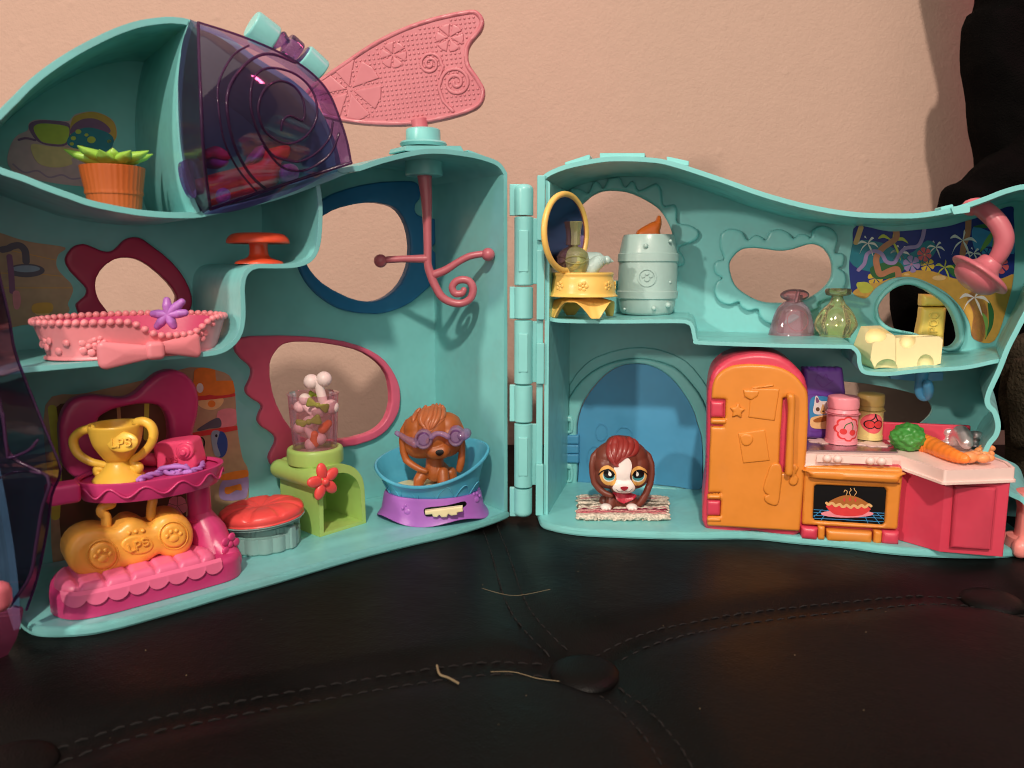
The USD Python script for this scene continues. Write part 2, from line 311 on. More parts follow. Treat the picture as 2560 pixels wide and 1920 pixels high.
ds = np.min([shapely.distance(l, P) for l in SL], 0); db = np.min([np.linalg.norm(G - b[:2], axis=1) for b in btn], 0)
zt = -.32 * np.exp(-(ds / 1.1) ** 2) - .55 * np.exp(-(db / 2.3) ** 2) + .10 * (meshkit.fbm(np.c_[G * .12, np.zeros(len(G))], 3, 4) - .5)
foot = np.minimum(np.abs((G - FL.o[:2]) @ FL.n[:2] - 3) , 9); zt = np.where(zt > -.02, -.02, zt)
V = np.c_[G, zt]; ii = np.arange(nx * ny).reshape(ny, nx); F = np.vstack([np.c_[ii[:-1, :-1].ravel(), ii[:-1, 1:].ravel(), ii[1:, 1:].ravel()], np.c_[ii[:-1, :-1].ravel(), ii[1:, 1:].ravel(), ii[1:, :-1].ravel()]])
top = trimesh.Trimesh(V, F, process=False)
ott = Thing('ottoman', 'black leather tufted ottoman with sunk buttons and double stitched seams', 'ottoman', (0, 30, -40))
ott.partw('cushion_top', top, 'leather', smooth=True)
ott.partw('side_panel', box(123.6, 58.0, 38.6, (0, 31.1, -20.4), r=.6), 'leather')
def ztop(xy):
    xy = np.atleast_2d(xy); i = np.clip(np.round((xy[:, 0] + 62) / 124 * (nx - 1)).astype(int), 0, nx - 1); j = np.clip(np.round((xy[:, 1] - 2) / 58.3 * (ny - 1)).astype(int), 0, ny - 1); return zt[j * nx + i]
for b in btn:
    z = float(ztop(b[:2])[0]); ott.partw('button', mv(lathe(round_prof([(1.2, -.1), (1.3, .1), (1.25, .28), (1.0, .44), (.55, .52), (0, .54)]), 36), (b[0], b[1], z)), 'leather')
for s, l in zip(seams, SL):
    ms = []
    for side in (-.42, .42):
        o = l.offset_curve(side); n = int(o.length / .52)
        for k in range(n):
            a, c = o.interpolate(k * .52), o.interpolate(k * .52 + .36); A, B = np.array([a.x, a.y]), np.array([c.x, c.y])
            if min(np.linalg.norm(A - b[:2]) for b in btn) < 1.2 or not (2.5 < A[1] < 56): continue
            za, zb = ztop(A)[0] + .0, ztop(B)[0] + .0
            ms.append(tube([[*A, za], [*(A + B) / 2, (za + zb) / 2 + .035], [*B, zb]], [.028, .04, .028], 5, False, 1))
    if ms: ott.partw('stitching', cat(*ms), 'thread', kind='stuff')
sm = []
for k in range(75):
    x, y = RNG.uniform(-24, 30), RNG.uniform(17, 42); p = np.array([x, y])
    if (p - FL.o[:2]) @ FL.n[:2] > -2 and x < 0 or (p - FR.o[:2]) @ FR.n[:2] > -2 and x > 0: continue
    sm.append(mv(ball((0, 0, 0), RNG.uniform(.01, .028), 1), (x, y, ztop(p)[0] + .03), sc=(1, 1, .6)))
single('dust_specks', 'pale specks of dust scattered over the black leather', 'dust', cat(*sm), 'lint', kind='stuff')
def onleather(ps, dz=.05): return [np.array([*(w := onz('F', p, -.15))[:2], ztop(w[:2])[0] + dz]) for p in ps]
single('lint_thread', 'bent pale thread of lint lying across the stitched seam', 'lint', tube(onleather([(944, 1435), (950, 1452), (968, 1462), (990, 1482)], .1), .045, 6), 'lint')
single('stray_hair', 'long fine hair curling from the seam to the middle button', 'hair', tube(onleather([(1060, 1446), (1110, 1440), (1160, 1450), (1208, 1462)], .12), .016, 5), 'lint')
single('stray_hair', 'short straight hair lying behind the button towards the hinge', 'hair', tube(onleather([(1042, 1281), (1110, 1284), (1188, 1284)], .1), .010, 5), 'lint')

# ------------------------------------------------------------------ the toy house
D = 7.0                                                                  # how deep each half is
house = Thing('toy_house', 'open turquoise plastic toy house in two hinged halves full of small toys', 'toy house', (0.6, 42, 0))
HL = FL.pts('F', [(1099, 372), (1078, 350), (1040, 335), (1000, 327), (960, 322), (915, 322), (870, 330), (820, 343), (775, 358)], 0)
LOBE = FL.pts('F', [(738, 362), (722, 300), (690, 235), (640, 180), (555, 125), (480, 70), (412, 43), (380, 37), (350, 37), (300, 44), (250, 60), (200, 83), (150, 110), (100, 143), (60, 175), (25, 210), (0, 235), (-60, 300), (-95, 400), (-100, 520), (-80, 700), (-40, 900), (0, 1100), (22, 1250), (30, 1375)], 0)
top_l = [(-.02, 0)] + [(0.0, HL[0][1])] + HL[1:]
lobe_s = smooth_line(LOBE, 5, False); outl = Polygon(np.vstack([[(0, 0)], smooth_line([(0.0, HL[0][1] - .05)] + HL[1:], 5, False), lobe_s[lobe_s[:, 1] > 0.0], [(lobe_s[-1][0], 0)]])).buffer(0)
win = dict(
    blue=('I', [(220, 630), (340, 565), (480, 525), (640, 503), (760, 515), (860, 550), (930, 630), (975, 740), (995, 880), (985, 1020), (950, 1130), (890, 1230), (800, 1310), (700, 1355), (600, 1360), (480, 1335), (340, 1270), (230, 1200), (160, 1130), (100, 1040), (60, 900), (70, 780), (130, 690)],
          [(215, 495), (320, 430), (500, 370), (700, 330), (900, 318), (1010, 320), (1062, 350), (1085, 420), (1070, 480), (1038, 520), (1032, 570), (1050, 605), (1100, 630), (1200, 645), (1300, 680), (1335, 740), (1310, 795), (1240, 840), (1190, 880), (1188, 920), (1250, 970), (1310, 1030), (1290, 1100), (1200, 1200), (1140, 1250), (1000, 1370), (850, 1440), (700, 1470), (500, 1455), (350, 1410), (200, 1310), (100, 1200), (40, 1090), (-5, 950), (10, 750), (110, 580)]),
    magenta=('C', [(905, 860), (860, 800), (830, 720), (830, 620), (870, 540), (930, 480), (1000, 440), (1080, 428), (1180, 440), (1280, 490), (1380, 570), (1460, 650), (1510, 720), (1530, 780), (1490, 880), (1400, 930), (1000, 930)],
             [(660, 850), (690, 800), (740, 760), (750, 700), (700, 640), (620, 560), (575, 490), (565, 440), (600, 370), (660, 320), (730, 310), (800, 335), (880, 370), (960, 375), (1020, 335), (1070, 280), (1150, 250), (1230, 265), (1320, 330), (1450, 430), (1560, 550), (1640, 690), (1665, 800), (1640, 900), (1560, 1000), (1400, 1050), (900, 1050), (720, 980)]),
    pink=('E', [(540, 200), (600, 160), (700, 150), (850, 160), (1000, 185), (1120, 220), (1230, 290), (1300, 380), (1325, 500), (1320, 600), (1280, 700), (1200, 770), (1100, 805), (1000, 825), (850, 835), (720, 815), (640, 760), (580, 680), (530, 580), (500, 480), (485, 380), (492, 280)],
          [(255, 140), (330, 115), (500, 108), (700, 112), (900, 130), (1050, 160), (1200, 220), (1300, 300), (1370, 420), (1390, 520), (1375, 640), (1310, 750), (1220, 820), (1100, 865), (1000, 880), (880, 905), (760, 960), (640, 990), (560, 1015), (515, 1018), (485, 985), (480, 940), (520, 860), (522, 810), (480, 770), (430, 740), (402, 700), (410, 650), (432, 605), (415, 575), (370, 550), (325, 510), (318, 470), (350, 405), (360, 350), (340, 310), (290, 270), (252, 225), (242, 180)]))
holes = {k: poly(FL.pts(z, h, D - .3)) for k, (z, h, o) in win.items()}
panel = outl.buffer(-.03)
for h in holes.values(): panel = panel.difference(h.buffer(.06))
house.partw('back_panel', prism(FL, panel, D, D + .22), 'teal', label='left back panel with three curvy windows')
inner = outl.buffer(-.24)
wallring = outl.difference(inner).difference(Polygon([(-1, -1), (40, -1), (40, .42), (-1, .42)]))
house.partw('outer_wall', prism(FL, wallring, 0.0, D + .1), 'teal', label='left outer wall with domed roof')
for k, nm in (('blue', 'blue_frame'), ('magenta', 'magenta_frame'), ('pink', 'pink_frame')):
    z, h, o = win[k]; g = poly(FL.pts(z, o, D - .3)).intersection(inner).difference(holes[k])
    house.partw('window_frame', to(FL.M @ np.diag([1, 1, -1, 1]), mv(puff(g, .1, .36, .22), (0, 0, -(D - .2)))), nm, label={'blue': 'dark blue wavy window frame', 'magenta': 'dark magenta cloud shaped window frame', 'pink': 'pink window frame with wavy side'}[k])
# roof under the bubble, steps and shelves: bands of plastic from rim to back
def band(fr, pts, w, t0, t1, n=5, clip=None):
    g = LineString(smooth_line(pts, n, False)).buffer(w / 2, cap_style=2)
    if clip is not None: g = g.intersection(clip)
    return prism(fr, g, t0, t1)
Fp = lambda ps, fr=FL, t=0: fr.pts('F', ps, t)
sh_up = Fp([(-70, 335), (0, 368), (50, 385), (100, 405), (150, 423), (200, 440), (280, 456), (340, 463), (400, 465), (440, 462), (520, 445), (600, 425), (690, 393), (775, 358)])
house.partw('shelf', band(FL, sh_up, .24, .02, D, clip=outl.buffer(.02)), 'teal', label='curved floor of the domed upper room')
sh_mid = Fp([(688, 400), (693, 440), (693, 480), (688, 530), (672, 560), (640, 573), (595, 575), (553, 576), (532, 591), (525, 619), (526, 655), (526, 689), (518, 724), (495, 750), (462, 763), (400, 769), (270, 781), (85, 797), (-60, 812)])
house.partw('shelf', band(FL, sh_mid, .2, .05, D, clip=outl.buffer(-.05)), 'teal', label='stepped shelf with rounded S curve')
house.partw('inner_wall', band(FL, Fp([(412, 48), (396, 120), (388, 200), (389, 280), (396, 350), (408, 410), (428, 460)]), .2, .0, D, clip=outl.buffer(-.05)), 'teal', label='curved wall of the domed upper room')
# floors
zf = .42
def floor(fr, front, back):
    return ext(poly([tuple(onz('F', p, 0)[:2]) for p in front] + back, 4), 0, zf)
fb = [tuple(FL.w(s, D + .05, 0)[:2]) for s in (23.2, 18, 12, 6, 1.5)]
front = [(1100, 1119), (1060, 1135), (985, 1158), (900, 1178), (800, 1203), (700, 1232), (600, 1262), (500, 1290), (400, 1320), (320, 1343), (250, 1362), (180, 1375), (100, 1378), (60, 1370), (38, 1350)]
gfl = Polygon(np.vstack([smooth_line([onz('F', p, 0)[:2] for p in front], 5, False), fb, [FL.w(0, D + .05, 0)[:2], FL.w(0, .2, 0)[:2]]])).buffer(0)
def soft_floor(g):
    return slab(g, zf, .16)
house.partw('floor', soft_floor(gfl), 'teal', label='left floor with a wavy front edge')
# right half
zR = FR.pts
top_r = Fp([(1163, 400), (1168, 386), (1182, 372), (1220, 356), (1280, 343), (1330, 338), (1400, 340), (1450, 348), (1550, 380), (1650, 415), (1750, 442), (1850, 458), (1950, 461), (2000, 458), (2060, 447), (2120, 427), (2170, 408), (2212, 398), (2245, 405), (2262, 440), (2262, 540), (2238, 640), (2205, 710), (2183, 753), (2164, 801), (2142, 850), (2140, 872), (2154, 888), (2162, 917), (2157, 942), (2140, 965), (2128, 1000), (2140, 1035), (2185, 1062), (2225, 1090), (2245, 1180)], FR)
tr = smooth_line(top_r, 5, False); tr = tr[tr[:, 1] > .1]; outr = Polygon(np.vstack([[(0, 0)], [(0, top_r[0][1])], tr, [(tr[-1][0], 0)]])).buffer(0)
Rwin = dict(
    spiky=('f', [(700, 520), (740, 480), (800, 430), (880, 395), (980, 388), (1100, 405), (1230, 460), (1350, 540), (1420, 640), (1460, 740), (1470, 850), (1480, 1000), (1400, 1100), (1200, 1130), (990, 1130), (800, 1120), (680, 1050), (600, 920), (580, 780), (620, 640)],
           [(615, 385), (640, 368), (700, 375), (770, 405), (800, 330), (830, 310), (860, 325), (895, 365), (950, 260), (990, 240), (1020, 255), (1070, 355), (1120, 310), (1150, 320), (1190, 385), (1310, 330), (1350, 340), (1375, 390), (1390, 510), (1470, 500), (1500, 530), (1505, 650), (1600, 670), (1670, 710), (1685, 760), (1640, 810), (1520, 860), (1560, 940), (1560, 1000), (1510, 1020), (1490, 1100), (1400, 1180), (900, 1180), (640, 1120), (520, 960), (500, 760), (540, 560)]),
    peanut=('G', [(225, 620), (240, 560), (300, 500), (370, 485), (450, 490), (560, 505), (650, 495), (740, 465), (800, 460), (860, 490), (905, 560), (915, 640), (900, 700), (840, 770), (740, 830), (640, 850), (540, 855), (440, 845), (340, 800), (260, 730)],
            [(190, 370), (240, 355), (310, 375), (345, 430), (400, 398), (450, 415), (465, 435), (500, 375), (560, 358), (620, 380), (655, 420), (700, 390), (750, 400), (770, 420), (790, 360), (850, 335), (920, 360), (955, 420), (935, 515), (985, 520), (1000, 560), (985, 610), (955, 620), (1000, 650), (1010, 720), (960, 800), (830, 850), (820, 890), (760, 920), (640, 990), (560, 1000), (480, 990), (430, 950), (415, 900), (350, 910), (300, 880), (285, 850), (220, 870), (150, 840), (120, 770), (140, 710), (175, 690), (130, 660), (118, 610), (140, 570), (185, 560), (160, 480), (165, 400)]),
    beach=('G', [(1225, 900), (1240, 850), (1290, 790), (1360, 745), (1440, 732), (1520, 755), (1600, 800), (1680, 860), (1730, 940), (1760, 1030), (1765, 1100), (1720, 1150), (1650, 1150), (1560, 1100), (1480, 1060), (1380, 1040), (1290, 1010), (1240, 960)],
           [(1205, 900), (1225, 830), (1280, 760), (1360, 705), (1450, 690), (1540, 715), (1640, 770), (1730, 840), (1790, 950), (1810, 1050), (1800, 1130), (1750, 1175), (1680, 1178), (1600, 1140), (1500, 1080), (1380, 1058), (1270, 1035), (1215, 970)]),
    kitchen=('H', [(860, 262), (1000, 258), (1200, 280), (1400, 320), (1530, 362), (1590, 420), (1580, 480), (1490, 560), (1380, 620), (1000, 640), (780, 600), (740, 400)], None),
    door=('K', [(405, 1178), (395, 1000), (385, 700), (400, 560), (450, 420), (540, 290), (650, 180), (760, 120), (880, 98), (1000, 110), (1120, 160), (1230, 250), (1330, 380), (1400, 510), (1430, 610), (1470, 750), (1478, 1000), (1455, 1195), (1250, 1175), (1050, 1155), (800, 1145), (600, 1150)], None))
Rh = {k: poly(FR.pts(z, h, D - .15)) for k, (z, h, o) in Rwin.items()}
import shapely as _sh
def flare2(g): return _sh.transform(g, lambda c: np.c_[c[:, 0] + .26 * D * np.clip((c[:, 0] - 13) / 8, 0, 1.1) ** 1.5, c[:, 1]])
def flare3(m):
    v = m.vertices.copy(); d = v - FR.o; s_ = d @ FR.a; t_ = d @ FR.n; m.vertices = v + FR.a * (.26 * np.clip(t_, 0, 9) * np.clip((s_ - 13) / 8, 0, 1.1) ** 1.5)[:, None]; return m
outr7 = flare2(Polygon(smooth_line(np.array(outr.exterior.coords)[:-1], 1)))
pr = outr7.buffer(-.03)
for h in Rh.values(): pr = pr.difference(h.buffer(.02))
house.partw('back_panel', prism(FR, pr, D, D + .22), 'teal', label='right back panel with a doorway and four windows')
inr = outr7.buffer(-.24); ringr = outr.difference(outr.buffer(-.24)).difference(Polygon([(-1, -1), (40, -1), (40, .42), (-1, .42)]))
house.partw('outer_wall', flare3(prism(FR, ringr, 0, D + .1)), 'teal', label='right outer wall with sweeping roof')
FRv = FR.M @ np.diag([1, 1, -1, 1])
for k, rise in (('spiky', .34), ('peanut', .36)):
    z, h, o = Rwin[k]; g = poly(FR.pts(z, o, D - .15), 5).intersection(inr).difference(Rh[k])
    house.partw('window_frame', to(FRv, mv(puff(g, .14, .3, .16), (0, 0, -(D - rise + .10)))), 'teal', label={'spiky': 'raised turquoise sunburst window surround', 'peanut': 'raised turquoise scalloped window surround'}[k])
z, h, o = Rwin['beach']; g = poly(FR.pts(z, o, D - .25)).difference(Rh['beach'])
house.partw('window_frame', to(FRv, mv(puff(g, .14, .6, .15), (0, 0, -(D - .3)))), 'teal_trim', label='smooth turquoise ring round the bean shaped window')
# right shelf, three levels
sh_r = Fp([(1166, 682), (1189, 690), (1228, 694), (1332, 695), (1462, 694), (1486, 697), (1495, 705), (1499, 722), (1503, 735), (1520, 741), (1700, 747), (1824, 749), (1843, 752), (1854, 765), (1856, 785), (1864, 802), (1885, 807), (1920, 808), (1984, 801), (2080, 794), (2144, 781), (2175, 777)], FR, .3)
house.partw('shelf', flare3(band(FR, sh_r, .2, .3, D, clip=outr.buffer(-.05))), 'teal', label='stepped shelf on three levels above the kitchen')
frontr = [(1159, 1108), (1164, 1130), (1178, 1144), (1250, 1158), (1370, 1164), (1500, 1167), (1620, 1166), (1720, 1176), (1830, 1186), (1900, 1196), (1980, 1203), (2080, 1207), (2180, 1205), (2235, 1190)]
gfr = Polygon(np.vstack([smooth_line([onz('F', p, 0)[:2] for p in frontr], 5, False), [FR.w(s, D + .05, 0)[:2] for s in (24.5, 16, 8, 0)], [FR.w(0, .3, 0)[:2]]])).buffer(0)
house.partw('floor', soft_floor(gfr), 'teal', label='right floor with a wavy front edge')
# doorway: raised arch and blue door with paw marks and hinge
arch = poly(FR.pts('K', [(255, 1240), (220, 900), (240, 600), (290, 450), (400, 280), (540, 160), (700, 90), (880, 60), (1050, 75), (1250, 150), (1420, 330), (1500, 480), (1560, 700), (1580, 1240), (1000, 1260)], D - .3)).intersection(inr).difference(Rh['door'])
house.partw('door_arch', to(FRv, mv(puff(arch, .12, .3, .2), (0, 0, -(D - .2)))), 'teal')
arch2 = poly(FR.pts('K', [(120, 1240), (140, 800), (230, 500), (340, 250), (480, 90), (640, 10), (880, -40), (1100, -20), (1330, 80), (1500, 280), (1600, 500), (1660, 900), (1680, 1240), (900, 1260)], D - .1)).intersection(inr).difference(arch)
house.partw('door_arch', to(FRv, mv(puff(arch2.difference(Rh['door']), .08, .2, .25), (0, 0, -(D - .05)))), 'teal')
door = house.partw('door', prism(FR, Rh['door'].buffer(-.04), D - .02, D + .16), 'door_blue')
for c, rx, ry in (((600, 693), 56, 76), ((795, 705), 72, 60), ((545, 920), 75, 110), ((880, 900), 70, 90)):
    th = np.linspace(0, 2 * np.pi, 24, endpoint=False); oo = Polygon(FR.pts('K', [(c[0] + rx * math.cos(a), c[1] + ry * math.sin(a)) for a in th], D))
    house.partw('paw_ring', prism(FR, oo.difference(oo.buffer(-.07)), D - .06, D), 'door_blue', door)
for y in (718, 800, 880):
    a = FR.pts('K', [(262, y), (405, y), (405, y + 78), (262, y + 78)], D - .4); house.partw('door_hinge', to(FRv, mv(puff(Polygon(a).buffer(.0), .1, .3, .1), (0, 0, -(D - .4)))), 'door_blue')
for y0, y1 in ((560, 700), (970, 1125)):
    a = poly(FR.pts('K', [(240, y0 + 20), (300, y0 - 5), (350, y0 + 20), (352, y1 - 10), (300, y1 + 8), (245, y1 - 10)], D - .45), 4); hh = Polygon(FR.pts('K', [(275, y0 + 45), (326, y0 + 45), (326, y1 - 15), (278, y1 - 15)], D - .45))
    house.partw('hinge_post', to(FRv, mv(puff(a.difference(hh), .1, .4, .1), (0, 0, -(D - .35)))), 'teal_trim')
# blue hook under the right shelf
hp = lambda p, t=3.0: FR.w(*(lambda a: (a[0], t, a[1]))(FR.px('H', p, t)))
hk = house.partw('cup_hook', tube([hp((1525, 175)), hp((1518, 250)), hp((1510, 310)), hp((1525, 350)), hp((1555, 350)), hp((1568, 310), 2.6), hp((1562, 270), 2.4)], [.34, .3, .27, .25, .25, .26, .24], 12), 'hook_blue')
A_ = FR.pts('H', [(1300, 190), (1665, 190), (1660, 245), (1560, 250), (1500, 250), (1310, 235)], 4.5); house.partw('hook_plate', prism(FR, Polygon(A_), 4.4, 4.9), 'hook_blue', hk)
# hinge between the halves
hx, hy = .62, 41.55
zb = lambda v: float(ony('F', (1125, v), hy)[2])
edges = [1117, 1052, 912, 830, 690, 618, 467, 396]
for i in range(7):
    z0, z1 = zb(edges[i]) + .03, zb(edges[i + 1]) - .03; m_ = lathe([(0, z0), (.42, z0), (.5, z0 + .05), (.5, z1 - .05), (.42, z1), (0, z1)], 32)
    if i == 6: m_ = lathe(np.r_[[(0, z0), (.5, z0)], round_prof([(.5, z1 - .45), (.47, z1 - .2), (.3, z1 - .04), (0, z1)], 5)], 32)
    if i == 0: m_ = lathe(np.r_[round_prof([(0, z0), (.3, z0 + .06), (.47, z0 + .2), (.5, z0 + .4)], 5), [(.5, z1), (0, z1)]], 32)
    kn = house.partw('hinge_knuckle', mv(m_, (hx, hy, 0)), 'teal_trim')
    sg = -1 if i % 2 == 0 else 1; L_ = 1.0 if sg > 0 else .75
    house.partw('hinge_leaf', box(L_, .22, (z1 - z0) * (.96 if sg > 0 else 1), (hx + sg * L_ / 2, hy + .12, (z0 + z1) / 2), .04), 'teal_trim', kn)
    if sg > 0:
        zc, hh_ = (z0 + z1) / 2, (z1 - z0) * .3
        house.partw('hinge_clip', cat(box(.5, .1, hh_ * 2, (hx - .02, hy - .47, zc), .04)), 'teal_trim', kn)
for k, (za, zc) in enumerate(((1110, 1000), (828, 740), (690, 540), (520, 380))):
    house.partw('side_rail', box(.42, .25, abs(zb(zc) - zb(za)), (1.52, 41.42 - .1, (zb(za) + zb(zc)) / 2), .05), 'teal')
house.partw('side_rail', box(.35, .25, 18.2, (1.5, 41.6, 9.6), .05), 'teal')
# small tabs on the roofs
for z, ps, t in (('f', [(580, 160), (770, 98), (768, 120), (590, 180)], .6), ('f', [(870, 85), (1225, 85), (1222, 112), (872, 112)], .6), ('f', [(1425, 115), (1590, 150), (1588, 170), (1430, 138)], .6), ('G', [(1660, 215), (1725, 200), (1730, 232), (1670, 240)], .2), ('G', [(1730, 215), (1840, 205), (1838, 238), (1745, 250)], -.1)):
    house.partw('roof_tab', prism(FR, Polygon(FR.pts(z, ps, t)).buffer(.06), t, t + 1.0), 'teal_trim')
for ps in ([(960, 22), (1420, 25), (1440, 60), (950, 50)], [(1490, 60), (1650, 120), (1660, 150), (1500, 90)]):
    house.partw('roof_tab', prism(FL, Polygon(FL.pts('I', ps, .8)).buffer(.05), .8, 2.4), 'teal_trim')

# stickers: thin printed sheets on the back panels
def sticker(fr, z, outline, base, items, label, t=D, n=4):
    sp = house.partw('sticker', prism(fr, poly(fr.pts(z, outline, t), n).intersection(inr if fr is FR else inner), t - .03, t - .005), base, label=label)
    for k, (nm, col, g) in enumerate(items):
        if isinstance(g, list): g = poly(fr.pts(z, g, t), 4)
        g = g.intersection(poly(fr.pts(z, outline, t), n))
        if g.is_empty or g.area < 1e-4: continue
        house.partw(nm, prism(fr, g, t - .036 - .004 * (k % 9), t - .02), col, sp)
def line(fr, z, ps, w, t=D, n=5): return LineString(smooth_line(fr.pts(z, ps, t), n, False)).buffer(w / 2)
def ell(fr, z, c, rx, ry, t=D, rot=0, k=28):
    a = np.arange(k) / k * 2 * np.pi; co, si = math.cos(rot), math.sin(rot)
    return Polygon(fr.pts(z, [(c[0] + rx * math.cos(x) * co - ry * math.sin(x) * si, c[1] + rx * math.cos(x) * si + ry * math.sin(x) * co) for x in a], t))
def petals(fr, z, c, r, n=5, t=D, w=.62, rot=0.3):
    out = []
    for k in range(n):
        a = rot + k * 2 * np.pi / n; p = [(c[0], c[1])] + [(c[0] + r * math.cos(a + d) * s, c[1] + r * math.sin(a + d) * s) for d, s in ((-w, .9), (-w * .4, 1.02), (w * .4, 1.02), (w, .9))]
        out.append(Polygon(fr.pts(z, p, t)).buffer(-.01))
    return unary_union(out)
E = lambda *a, **k: ell(FL, *a, **k)
sticker(FL, 'A', [(45, 970), (70, 880), (110, 830), (170, 800), (180, 755), (240, 735), (410, 745), (440, 725), (470, 700), (560, 685), (640, 705), (700, 750), (718, 830), (690, 900), (740, 960), (750, 1010), (700, 1150), (500, 1145), (300, 1120), (120, 1080), (60, 1030)], 'ink_bed', [
    ('pillow_print', 'ink_sand', [(440, 740), (480, 705), (560, 688), (640, 708), (700, 755), (715, 830), (690, 880), (560, 900), (430, 860)]), ('pillow_print', 'ink_plum', [(440, 780), (500, 735), (580, 730), (650, 765), (675, 815), (560, 840), (440, 830)]),
    ('pillow_print', 'ink_plum', [(175, 775), (240, 740), (400, 750), (430, 790), (410, 890), (300, 895), (220, 860)]), ('pillow_print', 'ink_lime', [(205, 790), (250, 760), (390, 772), (425, 800), (400, 880), (300, 882), (245, 862)]),
    ('pillow_print', 'ink_teal', [(430, 830), (520, 785), (620, 800), (690, 840), (690, 900), (620, 940), (500, 925), (415, 890)]), *[('paw_print', 'ink_lime', E('A', c, r, r * .8)) for c, r in (((480, 810), 18), ((450, 850), 16), ((560, 860), 26), ((530, 830), 12), ((555, 820), 12), ((585, 830), 12), ((600, 905), 20), ((640, 830), 15), ((670, 870), 14), ((500, 905), 15), ((440, 885), 13))],
    ('mattress_print', 'ink_cream', [(190, 890), (300, 900), (430, 910), (560, 930), (690, 950), (640, 970), (450, 970), (440, 1010), (340, 1030), (230, 1000)]), ('trim_print', 'ink_plum', line(FL, 'A', [(115, 860), (160, 850), (215, 862)], .09)),
    ('trim_print', 'ink_mauve', line(FL, 'A', [(80, 1010), (150, 1060), (230, 1050), (300, 1090), (380, 1075), (440, 1100), (520, 1090)], .07))], 'faded sticker of a pink pet bed with patterned pillows')
sticker(FL, 'C', [(-150, 190), (0, 215), (150, 265), (300, 300), (560, 340), (505, 400), (485, 470), (500, 530), (550, 590), (610, 650), (630, 710), (610, 770), (585, 830), (590, 900), (400, 980), (200, 1010), (-150, 1000)], 'ink_tan', [
    ('tile_line', 'ink_sand', line(FL, 'C', [(-100, 330), (200, 390), (480, 450)], .03)), ('tile_line', 'ink_sand', line(FL, 'C', [(-100, 560), (300, 570), (540, 590)], .03)), ('tile_line', 'ink_sand', line(FL, 'C', [(-100, 690), (300, 690), (620, 690)], .03)),
    ('shower_print', 'ink_grey', line(FL, 'C', [(20, 360), (70, 350), (110, 330), (170, 325), (215, 370), (225, 460)], .28)), ('shower_print', 'ink_grey', E('C', (225, 540), 160, 58)), ('shower_print', 'ink_steel', E('C', (225, 525), 120, 30)), ('shower_print', 'ink_plum', line(FL, 'C', [(80, 420), (95, 560), (105, 720)], .22)),
    ('brush_print', 'ink_rose', [(110, 730), (160, 720), (180, 800), (160, 870), (120, 860)]), ('soap_print', 'ink_sand', [(290, 830), (440, 820), (440, 900), (290, 905)]), ('soap_print', 'ink_cream', [(310, 870), (360, 850), (420, 870), (420, 920), (310, 920)])], 'sticker of a tan tiled bathroom with grey shower head')
sticker(FL, 'D', [(260, 262), (500, 190), (850, 110), (1050, 52), (1120, 42), (1235, 55), (1340, 120), (1365, 380), (1395, 560), (1430, 650), (1420, 900), (1350, 1000), (1100, 1180), (600, 1250), (330, 1230), (290, 800)], 'ink_tan', [
    ('window_print', 'ink_brown', [(300, 290), (560, 250), (700, 260), (1000, 250), (1060, 600), (1040, 1000), (700, 1050), (380, 1080), (340, 700)]), ('curtain_print', 'ink_lime', line(FL, 'D', [(300, 280), (330, 600), (320, 900)], .35)), ('window_bar', 'ink_lime', line(FL, 'D', [(845, 240), (840, 450)], .22)), ('window_bar', 'ink_crust', line(FL, 'D', [(680, 250), (690, 400)], .16)),
    ('shelf_print', 'ink_red', [(1140, 205), (1345, 190), (1345, 210), (1140, 232)]), ('shelf_print', 'ink_red', [(1100, 420), (1364, 378), (1364, 402), (1100, 445)]), ('box_print', 'ink_orange', [(1200, 130), (1320, 118), (1345, 130), (1345, 190), (1210, 200)]),
    ('carton_print', 'ink_orange', [(1130, 50), (1225, 48), (1240, 90), (1238, 185), (1120, 200), (1115, 100)]), ('carton_print', 'ink_white', E('D', (1150, 160), 20, 28)), ('carton_print', 'ink_white', E('D', (1203, 138), 18, 26)),
    ('bowl_print', 'ink_cream', [(1145, 235), (1280, 218), (1270, 265), (1215, 288), (1155, 270)]), ('bowl_print', 'ink_orange', E('D', (1218, 252), 22, 20)),
    ('bread_print', 'ink_rose', [(1255, 295), (1355, 284), (1358, 370), (1265, 388)]), ('comb_print', 'ink_grey', [(1140, 395), (1240, 335), (1270, 345), (1268, 385), (1200, 395), (1150, 408)]),
    ('pin_print', 'ink_black', line(FL, 'D', [(1160, 545), (1143, 480), (1160, 447), (1176, 475), (1162, 545)], .07)), ('collar_print', 'ink_blue', E('D', (1270, 485), 40, 76)), ('collar_print', 'ink_steel', [(1215, 420), (1262, 410), (1248, 480), (1268, 550), (1232, 540)]), *[('stud_print', 'ink_black', E('D', c, 7, 9)) for c in ((1244, 435), (1238, 467), (1240, 500), (1248, 530))],
    ('bag_print', 'ink_lilac', [(1285, 690), (1425, 672), (1425, 760), (1400, 800), (1270, 800)]), ('bag_print', 'ink_orange', [(1278, 660), (1415, 632), (1420, 672), (1283, 692)]), ('bone_print', 'ink_orange', [(1295, 735), (1320, 728), (1360, 718), (1385, 715), (1390, 750), (1360, 748), (1320, 770), (1295, 765)]),
    ('flower_print', 'ink_rose', petals(FL, 'D', (1020, 840), 60)), ('flower_print', 'ink_plum', E('D', (1010, 900), 30, 30))], 'sticker of kitchen shelves with carton, comb, collar and treat bag')
E = lambda *a, **k: ell(FR, *a, **k)
